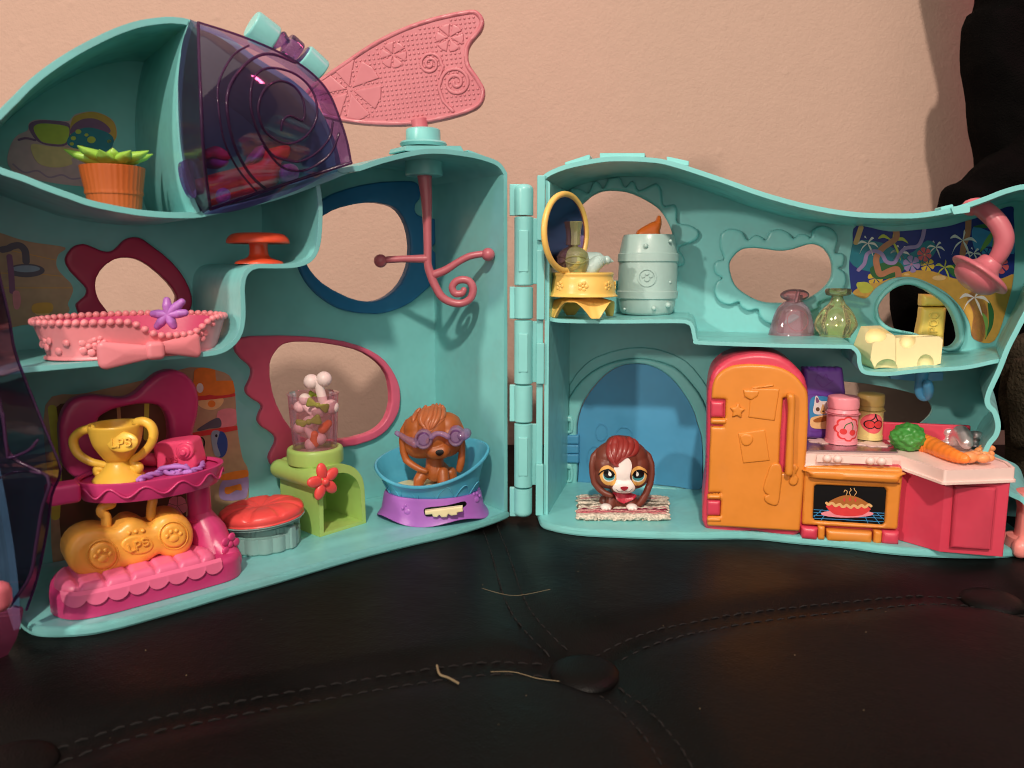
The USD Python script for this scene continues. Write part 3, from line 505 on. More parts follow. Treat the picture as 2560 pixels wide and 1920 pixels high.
def palm(c, r, col, n=6, seed=0):
    rn = np.random.default_rng(seed); out = []
    for k in range(n):
        a = -.3 + k * (math.pi * 1.55) / (n - 1) + math.pi * .87; e = (c[0] + r * math.cos(a), c[1] + r * math.sin(a) + r * .35); md = (c[0] + r * .6 * math.cos(a), c[1] + r * .6 * math.sin(a) - r * .12)
        mm = (md[0] - 5 * math.sin(a) * r / 60, md[1] + 11 * r / 60 + 6); out.append(poly(FR.pts('S', [c, md, e, mm], D), 4))
    return ('palm_print', col, unary_union(out))
fl = lambda c, r, col: ('flower_print', col, petals(FR, 'S', c, r, 6, w=.44))
ln = lambda ps, w, col, nm='trunk_print': (nm, col, line(FR, 'S', ps, w))
sticker(FR, 'S', [(170, 270), (500, 325), (800, 310), (1100, 275), (1280, 225), (1500, 160), (1770, 65), (1800, 180), (1812, 500), (1795, 800), (1740, 1060), (1600, 1455), (1385, 1440), (1340, 1270), (1250, 1110), (1100, 960), (900, 850), (750, 800), (600, 800), (480, 840), (360, 920), (265, 1020), (135, 970), (105, 850), (95, 650), (130, 450)], 'ink_navy', [
    ('sea_print', 'ink_teal', [(130, 430), (420, 440), (700, 560), (900, 420), (1000, 500), (900, 640), (700, 720), (300, 740), (105, 640)]), ('sea_print', 'ink_sky', [(1380, 280), (1600, 340), (1800, 300), (1800, 560), (1550, 480), (1400, 520)]),
    ('sand_print', 'ink_sand', [(130, 965), (250, 880), (420, 850), (560, 790), (700, 740), (830, 728), (980, 745), (1100, 790), (1300, 830), (1640, 820), (1800, 770), (1790, 900), (1600, 1470), (1350, 1470), (1250, 1110), (900, 860), (600, 805), (265, 1030)]),
    ('bush_print', 'ink_green', [(310, 740), (330, 690), (450, 650), (600, 640), (660, 720), (560, 800), (440, 820), (350, 810)]), ('bush_print', 'ink_green', [(1110, 700), (1200, 670), (1280, 730), (1260, 800), (1170, 790)]), ('pebble_print', 'ink_cream', E('S', (1025, 808), 70, 26)), ('pebble_print', 'ink_cream', E('S', (690, 772), 30, 10)),
    ln([(575, 310), (575, 400), (440, 500), (375, 600), (385, 700), (420, 770), (520, 730), (590, 720), (605, 800)], .32, 'ink_trunk'), ln([(190, 725), (250, 660), (280, 560), (360, 530), (430, 560), (480, 640), (560, 650), (610, 570), (680, 500), (800, 480), (850, 400), (870, 310)], .2, 'ink_lilac'),
    ln([(1330, 210), (1320, 350), (1280, 480), (1270, 560)], .3, 'ink_trunk'), ln([(165, 440), (215, 290)], .28, 'ink_crust'), ln([(1390, 1010), (1450, 1160), (1440, 1300), (1420, 1420)], .7, 'ink_trunk'),
    ('leaf_print', 'ink_green', [(1530, 1040), (1590, 1150), (1580, 1300), (1530, 1400), (1500, 1440), (1540, 1280)]), ('leaf_print', 'ink_leaf', [(1450, 540), (1500, 420), (1590, 310), (1560, 430)]), ('leaf_print', 'ink_leaf', [(1580, 540), (1580, 440), (1620, 330), (1640, 450)]), ('leaf_print', 'ink_green', [(1380, 280), (1550, 240), (1780, 250), (1600, 290)]), ('leaf_print', 'ink_leaf', [(1470, 1170), (1530, 1250), (1510, 1440), (1500, 1300)]),
    palm((285, 450), 110, 'ink_white'), palm((625, 545), 110, 'ink_white'), palm((990, 490), 95, 'ink_white'), palm((1270, 420), 150, 'ink_white', 5), palm((1385, 555), 90, 'ink_white'), palm((1390, 1010), 160, 'ink_white'), palm((540, 425), 170, 'ink_lime', 5), palm((1080, 700), 110, 'ink_lime', 5),
    fl((740, 665), 90, 'ink_lilac'), fl((872, 565), 75, 'ink_coral'), fl((905, 675), 75, 'ink_yellow'), fl((365, 810), 80, 'ink_yellow'), fl((1525, 555), 60, 'ink_sky'), fl((1660, 680), 90, 'ink_coral'), ('dot_print', 'ink_cream', E('S', (875, 568), 12, 12)), ('dot_print', 'ink_rose', E('S', (738, 668), 13, 13)),
    ('bush_print', 'ink_lime', [(170, 890), (180, 855), (220, 850), (260, 850), (300, 865), (345, 920), (300, 960), (220, 960)])], 'sticker of a night beach with palms, vines and flowers')

# surfboard sign on its post, turning into a hook below the roof
TB = 3.0
PY = float(FL.w(*(lambda a: (a[0], TB, a[1]))(FL.px('I', (1105, 160), TB)))[1])
hkp = lambda p, t=TB, z='I': C0 + ray(q(z, p)) * (PY / ray(q(z, p))[1])
c_ = hkp((1105, 160)); rot = Thing('hook_sign', 'pink surfboard sign standing on the left roof, its stem ending in a curled hook below', 'sign', (c_[0], c_[1], c_[2]))
rot.partw('stem', tube([hkp((1110, 250)), hkp((1115, 330)), hkp((1128, 480)), hkp((1134, 700)), hkp((1138, 900)), hkp((1140, 1040)), hkp((1165, 1130)), hkp((1200, 1220)), hkp((1260, 1320)), hkp((1350, 1370)), hkp((1440, 1375)), hkp((1510, 1330)), hkp((1530, 1250)), hkp((1500, 1190)), hkp((1440, 1172)), hkp((1380, 1190)), hkp((1350, 1240)), hkp((1375, 1290)), hkp((1430, 1290)), hkp((1450, 1262))], [.42, .36, .3, .24, .22, .22, .24, .23, .23, .22, .21, .21, .22, .21, .21, .2, .2, .2, .19, .17], 14), 'hook_pink')
for ps, e in (([(1130, 992), (1060, 992), (920, 994), (790, 1000)], (730, 1010)), ([(1190, 1130), (1290, 1090), (1400, 1020), (1500, 970), (1610, 950)], (1660, 955))):
    arm = rot.partw('arm', tube([hkp(p) for p in ps], [.24, .22, .19, .19, .18][:len(ps)], 12), 'hook_pink'); rot.partw('knob', ball(hkp(e), .36, 3), 'hook_pink', arm)
house.partw('post_socket', mv(lathe([(0, 0), (.95, 0), (1.0, .06), (.98, 1.25), (0, 1.25)], 36), hkp((1105, 285)) + [0, 0, .05]), 'teal')
pt = hkp((1618, 870), TB, 'B')
house.partw('post_collar', mv(lathe([(1.15, -.25), (1.25, -.1), (1.2, 0), (.92, .04), (.9, .62), (.82, .68), (0, .68)], 36), pt + [0, 0, -.05]), 'teal_trim')
rot.partw('post', tube([hkp((1612, 860), TB, 'B'), hkp((1600, 790), TB, 'B'), hkp((1590, 735), TB, 'B')], [.42, .42, .44], 16, False, 1), 'hook_pink')
bd = poly(FC.pts('B', [(930, 520), (1100, 400), (1300, 265), (1500, 165), (1700, 100), (1900, 60), (1960, 75), (1993, 130), (1975, 195), (1920, 260), (1895, 320), (1905, 400), (1960, 480), (1998, 555), (1985, 630), (1930, 680), (1800, 725), (1600, 765), (1400, 775), (1150, 755), (950, 700), (880, 610)], pt[1]))
board = rot.partw('board', to(FC.M @ np.diag([1, 1, -1, 1]), mv(cat(ext(bd.buffer(-.1), -.25, .05), puff(bd.difference(bd.buffer(-.26)), .13, .3, .12)), (0, 0, -pt[1]))), 'board_pink')
def onb(g, h, nm): rot.partw(nm, to(FC.M @ np.diag([1, 1, -1, 1]), mv(puff(g, min(.05, h), .05, .09), (0, 0, -pt[1] + .05 + h - .05))), 'board_pink', board)
bp = lambda ps: FC.pts('B', ps, pt[1])
def petal_set(c, r, n, rot_=0, wd=.4, gap=.12):
    c = np.array(c); out = []
    for k in range(n):
        a = rot_ + k * 2 * math.pi / n; e = np.array([math.cos(a), math.sin(a)]); s_ = np.array([-e[1], e[0]]); out.append([tuple(c + e * r * .12), tuple(c + e * r * .93 - s_ * r * wd), tuple(c + e * r * 1.02), tuple(c + e * r * .93 + s_ * r * wd)])
    return [Polygon(bp(p)).buffer(.02) for p in out]
for c, r, n, ro in (((1170, 555), 190, 6, .25), ((1435, 340), 80, 6, .1), ((1780, 235), 85, 6, .1)):
    for g in petal_set(c, r, n, ro): onb(g.intersection(bd.buffer(-.2)), .05, 'petal')
def spiral(c, r0, turns, a0=0, sg=1, k=40): return [(c[0] + r0 * (1 - t * .86) * math.cos(a0 + sg * t * turns * 2 * math.pi), c[1] + r0 * (1 - t * .86) * math.sin(a0 + sg * t * turns * 2 * math.pi)) for t in np.linspace(0, 1, k)]
onb(LineString(bp([(1800, 685), (1740, 620), (1712, 540)] + spiral((1818, 510), 95, 2.0, math.pi))).buffer(.09), .07, 'spiral'); onb(LineString(bp([(1715, 480), (1740, 410)] + spiral((1660, 395), 70, 2.0, 0, -1))).buffer(.08), .07, 'spiral')
du = []; bi = bd.buffer(-.34); sx0, sy0, sx1, sy1 = bi.bounds; ca, sa = math.cos(.12), math.sin(.12)
for i in range(-40, 60):
    for j in range(-30, 40):
        x, y = sx0 + (i * ca - j * sa) * .235, sy0 + (i * sa + j * ca) * .235
        if bi.contains(Point(x, y)): du.append(ball((x, y, 0), (.07, .07, .035), 1))
dm = cat(*du); rot.partw('dimples', to(FC.M @ np.diag([1, 1, -1, 1]), mv(dm, (0, 0, -pt[1] + .055))), 'board_pink', board, kind='stuff')

# shower head on the right roof
shp = lambda p, t: FR.w(*(lambda a: (a[0], t, a[1]))(FR.px('S', p, t)))
arm = house.partw('shower_arm', tube([shp((1360, 75), 2.2), shp((1440, 70), 2.0), shp((1530, 130), 1.8), shp((1630, 230), 1.6), shp((1690, 340), 1.5), shp((1700, 440), 1.5), shp((1660, 550), 1.6), shp((1590, 650), 1.8)], [.42, .42, .44, .44, .44, .43, .4, .36], 16), 'hook_pink')
c1, e1, e2 = shp((1440, 780), 1.9), shp((1190, 590), 1.7), shp((1690, 970), 1.9); ax = shp((1590, 650), 1.8) - c1
def orient(m, z, at):
    z = np.array(z, float) / np.linalg.norm(z); x = np.cross([0, 1., 0], z); x /= np.linalg.norm(x); T = np.eye(4); T[:3, 0] = x; T[:3, 1] = np.cross(z, x); T[:3, 2] = z; T[:3, 3] = at; m = m.copy(); m.apply_transform(T); return m
dv = (e2 - e1) / np.linalg.norm(e2 - e1); zx = np.cross([0, 1, 0], dv); zx = zx if zx[2] > 0 else -zx; zx = zx + np.array([0, -.12, 0])
rr_ = np.linalg.norm(e2 - e1) / 2
house.partw('shower_head', orient(lathe(round_prof([(0, -.75), (.55, -.72), (1.0, -.45), (1.15, -.1), (rr_ * .97, -.05), (rr_, .06), (rr_ * .9, .2), (.9, .3), (.62, .55), (.5, .9), (0, .95)], 4), 40), zx, c1), 'hook_pink')

# translucent purple bubble window over the upper room, with its hinge
def rows(zz, ps, n): s = LineString(ps); return [s.interpolate(i / (n - 1), normalized=True).coords[0] for i in range(n)]
NV, NW = 40, 40
lf = rows('B', smooth_line([(235, 140), (240, 350), (250, 600), (265, 900), (285, 1100), (310, 1285)], 6, False), NV)
rg = rows('B', smooth_line([(235, 138), (450, 205), (600, 262), (740, 325), (860, 395), (960, 475), (1040, 575), (1100, 715), (1150, 870), (1174, 1000)], 6, False), NV)
rim = rows('B', smooth_line([(185, 118), (140, 250), (112, 450), (108, 600), (120, 850), (150, 1050), (200, 1200), (262, 1312)], 6, False), NV)
kk = lambda v: .5 + 3.0 * math.sin(math.pi * min(1, v * .97 + .03)) ** .6
V = np.zeros((NV, NW, 3)); RIM = np.zeros((NV, 3))
for i in range(NV):
    v = i / (NV - 1); a = FL.px('B', lf[i], -kk(v) + .3); tb = -.9 - .7 * v; b = FL.px('B', rg[i], tb); r_ = FL.px('B', rim[i], 0.05); RIM[i] = FL.w(r_[0], .05, r_[1])
    for j in range(NW):
        w = j / (NW - 1); t = tb + (-kk(v) + .3 - tb) * (1 - w ** 2.2); s_, z_ = np.array(a) * (1 - w) + np.array(b) * w; V[i, j] = FL.w(s_, t, z_)
idx = np.arange(NV * NW).reshape(NV, NW); F = np.vstack([np.c_[idx[:-1, :-1].ravel(), idx[1:, :-1].ravel(), idx[1:, 1:].ravel()], np.c_[idx[:-1, :-1].ravel(), idx[1:, 1:].ravel(), idx[:-1, 1:].ravel()]])
face = trimesh.Trimesh(V.reshape(-1, 3), F, process=False)
def strip(a, b): n = len(a); i = np.arange(n - 1); return trimesh.Trimesh(np.vstack([a, b]), np.vstack([np.c_[i, i + n, i + 1], np.c_[i + 1, i + n, i + n + 1]]), process=False)
bottom_rim = np.array([FL.w(*(lambda a: (a[0], .0, a[1]))(FL.px('B', p, .0))) for p in rows('B', smooth_line([(262, 1318), (450, 1300), (650, 1240), (850, 1165), (1000, 1085), (1080, 1020)], 5, False), NW)])
def back(a, t): return np.array([p + FL.n * (t - (p - FL.o) @ FL.n) for p in a])
bub = house.partw('bubble_window', cat(face, strip(V[-1], bottom_rim), strip(V[:, -1], back(V[:, -1], -.1))), 'purple_clear', smooth=30, label='smoky purple see-through bubble window with moulded spiral')
house.partw('bubble_side', strip(RIM, V[:, 0]), 'purple_side', bub, smooth=30)  # same plastic as the front, darker tint stands in for shade
def bhit(ps, z='B'):
    o, d = [], []
    for p in ps: d.append(ray(q(z, p))); o.append(C0)
    loc, ri, ti = face.ray.intersects_location(np.array(o), np.array(d), multiple_hits=False); r = np.full((len(ps), 3), np.nan); r[ri] = loc + face.face_normals[ti] * 0; return r[~np.isnan(r[:, 0])]
for ps, w_ in (([(745, 800), (755, 740), (800, 712), (878, 738), (885, 640), (850, 560), (790, 510), (720, 500), (650, 540), (610, 620), (605, 700), (640, 800), (720, 865), (800, 882), (880, 850), (940, 780), (966, 690), (950, 590), (900, 510), (820, 450), (720, 420), (640, 425), (575, 480), (555, 600), (570, 720), (620, 850), (690, 950), (780, 985), (860, 992), (960, 940), (1040, 850), (1062, 750)], .05), ([(690, 1190), (560, 1080), (460, 900), (412, 680), (425, 540), (500, 420), (600, 345), (700, 335), (830, 385)], .06), ([(610, 1195), (480, 1040), (390, 850), (355, 600), (370, 480), (450, 340), (545, 280)], .04), ([(1100, 820), (1050, 940), (950, 1020), (850, 1052), (740, 1020), (640, 900)], .05)):
    pp = bhit(smooth_line(ps, 5, False)); house.partw('spiral_ridge', tube(pp, w_, 8, True, 1), 'purple_line', bub)
house.partw('bubble_rim', tube(V[:, 0], .06, 8, True, 1), 'purple_line', bub); house.partw('bubble_rim', tube(V[-1], .07, 8, True, 1), 'purple_line', bub); house.partw('bubble_rim', tube(V[:, -1], .05, 8, True, 1), 'purple_line', bub)
tab = poly(FL.pts('B', [(120, 1010), (150, 985), (190, 1000), (200, 1080), (215, 1200), (190, 1215), (160, 1180), (130, 1100)], -.4), 4); house.partw('latch_tab', prism(FL, tab, -.6, -.2), 'purple_clear', bub)
bh = lambda p, t=0.2: FL.w(*(lambda a: (a[0], t, a[1]))(FL.px('B', p, t)))
for a, b, r_, mt in (((560, 145), (700, 250), .62, 'teal_trim'), ((880, 340), (995, 445), .55, 'teal_trim'), ((715, 215), (750, 285), .42, 'purple_clear'), ((775, 265), (850, 330), .5, 'purple_clear'), ((868, 330), (895, 360), .46, 'purple_clear')):
    A, B = bh(a), bh(b); zz = B - A; house.partw('bubble_hinge', orient(lathe([(0, 0), (r_ * .9, 0), (r_, .08), (r_, np.linalg.norm(zz) - .08), (r_ * .9, np.linalg.norm(zz)), (0, np.linalg.norm(zz))], 24), zz, A), mt, bub)
# second purple bubble, swung open at the left edge
def sweep(front, backp, tn=(0, 0)): return np.array(front)
def wpt(z, p, y):
    d = ray(q(z, p)); return C0 + d * (y / d[1])
lb_out = rows('W', smooth_line([(-40, -1100), (0, -900), (60, -640), (100, -420), (240, -60), (330, 160), (385, 300), (375, 380), (330, 480), (300, 700), (240, 1000), (170, 1210)], 6, False), 40)
lb_in = rows('W', smooth_line([(-260, -1050), (-180, -850), (-120, -600), (-60, -380), (20, 0), (60, 220), (250, 330), (320, 390), (270, 560), (230, 800), (190, 1000), (60, 1190)], 6, False), 40)
lb_far = rows('W', smooth_line([(-700, -900), (-650, -700), (-600, -500), (-560, -300), (-520, 0), (-480, 200), (-420, 350), (-400, 450), (-400, 600), (-380, 800), (-330, 1000), (-260, 1220)], 6, False), 40)
o1 = np.array([wpt('W', p, 27.5) for p in lb_out]); o2 = np.array([wpt('W', p, 25.2) for p in lb_in]); o3 = np.array([wpt('W', p, 23.0) for p in lb_far])
lb = house.partw('bubble_window', cat(strip(o1, o2), strip(o2, o3)), 'purple_dark', smooth=30, label='dark purple see-through bubble window swung open at the left')  # darker tint paints in the shade on this bubble
house.partw('bubble_rim', tube(o2, .06, 8, True, 1), 'purple_line', lb); house.partw('bubble_rim', tube(o1, .05, 8, True, 1), 'purple_line', lb)
for ps in ([(20, -40), (45, 200), (60, 240), (180, 195), (240, 130)], [(-100, 420), (100, 330), (260, 340)]): house.partw('bubble_ridge', tube([wpt('W', p, 25.05) for p in ps], .045, 8), 'purple_line', lb)
o4 = np.array([wpt('W', p, 26.5) for p in rows('W', smooth_line([(40, 1160), (120, 1190), (150, 1210), (110, 1380), (60, 1480), (20, 1570)], 5, False), 20)]); o5 = np.array([wpt('W', p, 24.5) for p in rows('W', smooth_line([(-400, 1240), (-300, 1260), (-250, 1300), (-260, 1400), (-280, 1500), (-300, 1620)], 5, False), 20)])
house.partw('bubble_base', cat(strip(o4, o5)), 'magenta_clear', lb, smooth=60)
house.partw('latch', box(1.2, .8, 1.0, wpt('W', (-62, 1130), 24.0), .3), 'hook_pink', lb)
# ------------------------------------------------------------------ the toys
class Loc:
    """A local frame: x to the right, y away, z up, about the point (s0, t0, z0) of a frame."""
    def __init__(s, fr, s0, t0, z0): s.fr, s.s0, s.t0, s.z0 = fr, s0, t0, z0; s.sg = -1 if fr is FL else 1; s.loc = fr.w(s0, t0, z0); s.rz = fr.ang if fr is FL else -fr.ang
    def p(s, z, pt, y=0.0): a, b = s.fr.px(z, pt, s.t0 + y); return s.sg * (a - s.s0), b - s.z0
    def ps(s, z, pts, y=0.0): return [s.p(z, p, y) for p in pts]
    def p3(s, z, pt, y=0.0): a = s.p(z, pt, y); return np.array([a[0], y, a[1]])
    def poly(s, z, pts, y=0.0, n=5): return poly(s.ps(z, pts, y), n) if n else Polygon(s.ps(z, pts, y)).buffer(0)
    def puff(s, z, pts, y, r, depth, n=5, res=.12, hole=None):
        g = s.poly(z, pts, y, n)
        if hole is not None: g = g.difference(hole)
        return up(puff(g, r, depth, res), y)
    def ell(s, z, c, rx, ry, y=0.0, k=24): a = np.arange(k) / k * 2 * np.pi; return Polygon(s.ps(z, [(c[0] + rx * math.cos(t), c[1] + ry * math.sin(t)) for t in a], y))
    def thing(s, name, label, cat, **k): t = Thing(name, label, cat, s.loc, s.rz, **k); t.L = s; return t
def centre(fr, z, p, h):
    """Loc of frame fr at the point of the level z = h seen at pixel p."""
    w = onz(z, p, h); return Loc(fr, float((w - fr.o) @ fr.a), float((w - fr.o) @ fr.n), h)
def text(s, h, d=.06, bold=True):
    m = meshkit.text_mesh(s, h, d, bold); m.apply_translation([-m.bounds[:, 0].mean(), -m.bounds[:, 1].mean(), 0]); return m
def flower_bump(r, h): return cat(ball((0, 0, 0), (r * .3, r * .3, h), 1), *[ball((r * .6 * math.cos(k * 1.257), r * .6 * math.sin(k * 1.257), 0), (r * .36, r * .36, h * .8), 2) for k in range(5)])
def paw(r, h): return cat(ball((0, -r * .35, 0), (r * .55, r * .45, h), 2), *[ball((x * r, y * r, 0), (r * .24, r * .28, h), 1) for x, y in ((-.75, .1), (-.3, .55), (.3, .55), (.75, .1))])

for k, h in dict(terracotta='c8622b', leaf_toy='a9d957', stool_red='d9512f', tub_pink='ee8f98', tub_inside='d9517c', star_purple='b06fc4', stand_magenta='c63a76', cushion_pink='e86f98', camera_pink='f0507f',
                 trophy='f0c24a', boombox='f2b04a', rope='b079cc', seat_red='ee5350', seat_grey='86aeaa', lime='a9cd6e', flower_red='ec5350', bone='f4dfdc', bow_green='9dbb2e', carrot='ee7c2c', basin='52aecd', base_purple='a765c0', cream='f2e6b4',
                 vanity='f3c76a', grey_blue='b4ccc8', barrel='aac6c2', orange='f2782a', cheese='f0dca6', shampoo='eed264', dog_tan='a85a26', dog_hair='b8683e', dog_brown='6f3528', dog_red='8e2f2a', dog_white='f0e2de', scarf='b82840',
                 fridge='dc8832', kitchen_red='cf3f57', counter='efd0c8', bag_purple='6f45a6', jar_pink='ef93a0', jar_yellow='eed68c', jar_lid='c9a860', greens='3f8a3a', carrot_toy='ef8330', bread='e2955c', stand_pink='ea8f88', car_red='d9403f', wheel='b05ab4').items():
    plastic(k, h, {'bone': .4, 'cheese': .5, 'terracotta': .45, 'rope': .75, 'dog_tan': .42, 'dog_brown': .4, 'barrel': .3}.get(k, .34), .04, .06, grime=.16)
plastic('chrome', 'e6d8da', .34, .03, .03, metal=.75); plastic('hob', '9c8a92', .22, .02, .03, metal=.9); plastic('mirror', '8d6699', .05, .01, .0, metal=1.0)
clear('jar_clear', (.95, .68, .76), .12, .04, .06, .45); clear('goggle', (.80, .58, .86), .08, .06, .22, .6); clear('pink_glass', (.97, .60, .66), .14, .04, .15, 1.0); clear('lime_glass', (.97, .92, .55), .14, .04, .14, 1.0); clear('olive_glass', (.80, .82, .42), .1, .05, .26, .9)
for k, h in dict(eye_tan='e0a75c', eye_teal='3f8f96', eye_white='d9ded8', eye_black='0c0a0c', eye_shine='fbf6f0', nose_red='9e2530', nose_black='120d0e', mouth='8f8388').items(): inked(k, h, .3)

# --- plant pot
a = FL.px('F', (250, 458), 1.9); zz_ = FL.px('F', (255, 457), 0)[1] + .14; L = Loc(FL, a[0], 1.9, zz_)
t = L.thing('potted_plant', 'small ribbed terracotta coloured pot with lime green leaves in the domed upper room', 'potted plant')
k_ = abs(L.p('A', (705, 1100))[0] - L.p('A', (705 + 195, 1100))[0])
rib = lambda R, A, Z: (R * (1 + .009 * np.cos(34 * A)), A, Z)
pot = t.part('pot', lathe([(0, 0), (k_ * .80, 0), (k_ * .86, .6), (k_ * .885, .62), (k_ * .90, .72), (k_ * .885, .8), (k_ * .98, 1.5), (k_, 1.72), (k_ * .93, 1.74), (k_ * .9, 1.6), (0, 1.6)], 136, fn=rib), 'terracotta')
for i, (an, ln_, el) in enumerate(((2.9, 1.15, .3), (.25, 1.2, .32), (2.2, .8, .45), (4.2, .85, .2), (5.1, .8, .2), (3.5, .9, .25), (1.3, .7, .5), (.9, .8, .5), (5.8, .95, .25), (4.6, .55, .8), (1.9, .5, .9))):
    m = hull((0, 0, 0, .14), (ln_ * .5, 0, .14, .34), (ln_ * .85, 0, .22, .24), (ln_ * 1.25, 0, .42, .04)); m.apply_scale([1, 1, .62]); m = mv(m, ry=-math.degrees(el) * .5); t.part('leaf', mv(m, (.25 * math.cos(an), .25 * math.sin(an), 1.84 + .07 * (i % 3)), rz=math.degrees(an)), 'leaf_toy', smooth=60)
# --- orange stool on the middle step
a = FL.px('F', (560, 566), 1.6); L = Loc(FL, a[0], 1.6, FL.px('F', (560, 575), 0.0)[1] + .1)
t = L.thing('mushroom_stool', 'little orange red stool with a drooping round top on the middle step', 'stool')
k_ = abs(L.p('Q', (640, 1150))[0] - L.p('Q', (1360, 1150))[0]) / 2; zt_ = L.p('Q', (1000, 1062))[1]
t.part('seat', lathe(round_prof([(0, zt_ - .3), (.5, zt_ - .34), (k_ * .8, zt_ - .46), (k_ * .97, zt_ - .5), (k_, zt_ - .4), (k_ * .92, zt_ - .2), (k_ * .7, zt_ - .05), (0, zt_)], 4), 40), 'stool_red')
t.part('leg', lathe(round_prof([(k_ * .78, 0), (k_ * .72, .12), (.5, .3), (.4, .6), (.42, zt_ - .5), (.6, zt_ - .3), (0, zt_ - .28)], 4), 32), 'stool_red')
# --- pink tub
sL, sR = FL.px('C', (215, 1000), 2.3)[0], FL.px('C', (1935, 920), 2.3)[0]; A_ = (sL - sR) / 2 - .1; B_ = 2.15
L = Loc(FL, (sL + sR) / 2, 1.8, FL.px('F', (270, 781), 0)[1] + .11); zr = L.p('C', (500, 1015), -1.9)[1]
t = L.thing('pet_bath', 'shell pink oval bath with beaded rim and big bow, on the S curved shelf', 'bath')
n = 120; th = np.arange(n) / n * 2 * np.pi
def rimz(a):
    x = np.cos(a); f = np.where(np.sin(a) < 0, np.exp(-(np.abs(x - .30) / .36) ** 4), 0); return zr - .62 * f + .10 * np.maximum(0, np.sin(a))
def wall(f, z): return np.c_[np.cos(th) * A_ * f, np.sin(th) * B_ * f, z]
zz = rimz(th); lv = [wall(.90, 0 * zz), wall(.90, 0 * zz + .08), wall(.87, 0 * zz + .16)] + [wall(.87 + .11 * q_, .16 + (zz - .16) * q_) for q_ in (.25, .5, .75, 1)] + [wall(.95, zz), wall(.90, .5 + (zz - .5) * .5), wall(.85, 0 * zz + .45)]
V = np.vstack(lv); i = np.arange(n); j = (i + 1) % n; F = np.vstack([np.vstack([np.c_[r * n + i, r * n + j, (r + 1) * n + j], np.c_[r * n + i, (r + 1) * n + j, (r + 1) * n + i]]) for r in range(len(lv) - 1)])
body = t.part('tub', fix(trimesh.Trimesh(V, F, process=False)), 'tub_pink', smooth=50)
cu = lathe([(1, -.1), (1, 0), (.8, .14), (.4, .2), (0, .2)], 40, A_ * .86, B_ * .86); t.part('cushion', mv(cu, (0, 0, .52)), 'tub_inside', smooth=60)
inner_ = np.vstack([wall(.935, zz - .04), wall(.82, .45 + 0 * zz)]); t.part('lining', trimesh.Trimesh(inner_, np.vstack([np.c_[i, i + n, j], np.c_[j, i + n, j + n]])[:, ::-1], process=False), 'tub_inside', smooth=60)
per = np.r_[0, np.cumsum(np.linalg.norm(np.diff(np.c_[np.cos(np.r_[th, 2 * np.pi]) * A_, np.sin(np.r_[th, 2 * np.pi]) * B_], axis=0), axis=1))]
for d in np.arange(0, per[-1] - .2, .305):
    a = np.interp(d, per, np.r_[th, 2 * np.pi]); t.part('bead', ball((math.cos(a) * A_ * .975, math.sin(a) * B_ * .975, float(rimz(a)) + .04), .145, 2), 'tub_pink', smooth=True)
def onwall(x, z, m):                                                     # lay a relief on the front of the tub
    a = -math.acos(max(-.98, min(.98, x / (A_ * .93)))); zr_ = float(rimz(a)); f = .87 + .11 * (z - .16) / max(.3, zr_ - .16); nx_, ny_ = math.cos(a) / A_, math.sin(a) / B_; m = up(m); return mv(m, (math.cos(a) * A_ * f, math.sin(a) * B_ * f, z), rz=math.degrees(math.atan2(ny_, nx_)) + 90)
for px_, r in (((420, 1170), .42), ((760, 1200), .42), ((850, 1160), .3), ((1740, 1090), .38), ((500, 1255), .16), ((580, 1180), .15), ((930, 1190), .15), ((930, 1255), .15), ((1850, 1010), .14), ((1700, 1170), .16)):
    x, z = L.p('C', px_, -1.7); t.part('flower_relief', onwall(x, z, flower_bump(r, .08) if r > .2 else ball((0, 0, 0), (r, r, .1), 1)), 'tub_pink', smooth=60)
for px_, rr, an in (((1140, 1250), (.95, .28, 1.05), 6), ((1545, 1200), (.75, .28, .98), -16)):
    x, z = L.p('C', px_, -2.2); m = hull((-1.0, 0, .30, .26), (-.95, 0, -.42, .3), (-.3, 0, 0, .4), (.75, 0, .05, .24), (.75, 0, -.1, .24)) if an > 0 else hull((1.0, 0, .36, .26), (1.0, 0, -.36, .3), (.3, 0, 0, .4), (-.75, 0, .08, .24), (-.75, 0, -.06, .24))
    m.apply_scale([rr[0], .45, rr[2] * .8]); a = -math.acos(max(-.98, min(.98, x / A_))); t.part('bow', mv(fix(m), (x, math.sin(a) * B_ * .93 - .12, z), rz=math.degrees(math.atan2(math.sin(a) / B_, math.cos(a) / A_)) + 90), 'tub_pink', smooth=60)
x, z = L.p('C', (1355, 1235), -2.4); t.part('bow', mv(box(.72, .5, .74, r=.2), (x, -B_ * .9 - .18, z)), 'tub_pink', smooth=60, label='square knot of the pink bow')
# --- purple star flower
L2 = Loc(FC, *(lambda w: (w[0], w[1], w[2]))(L.fr.w(*(lambda a: (a[0], 1.15, a[1]))(FL.px('C', (1455, 920), 1.15)))))
t = L2.thing('star_flower', 'purple six petalled toy flower leaning in the pink bath', 'flower')
for e in ((1435, 785), (1580, 800), (1610, 905), (1500, 1030), (1345, 1035), (1305, 915)):
    x, z = L2.p('C', e); t.part('petal', hull((0, 0, 0, .16), (x * .55, 0, z * .55, .2), (x * .9, .05, z * .9, .15)), 'star_purple', smooth=60)
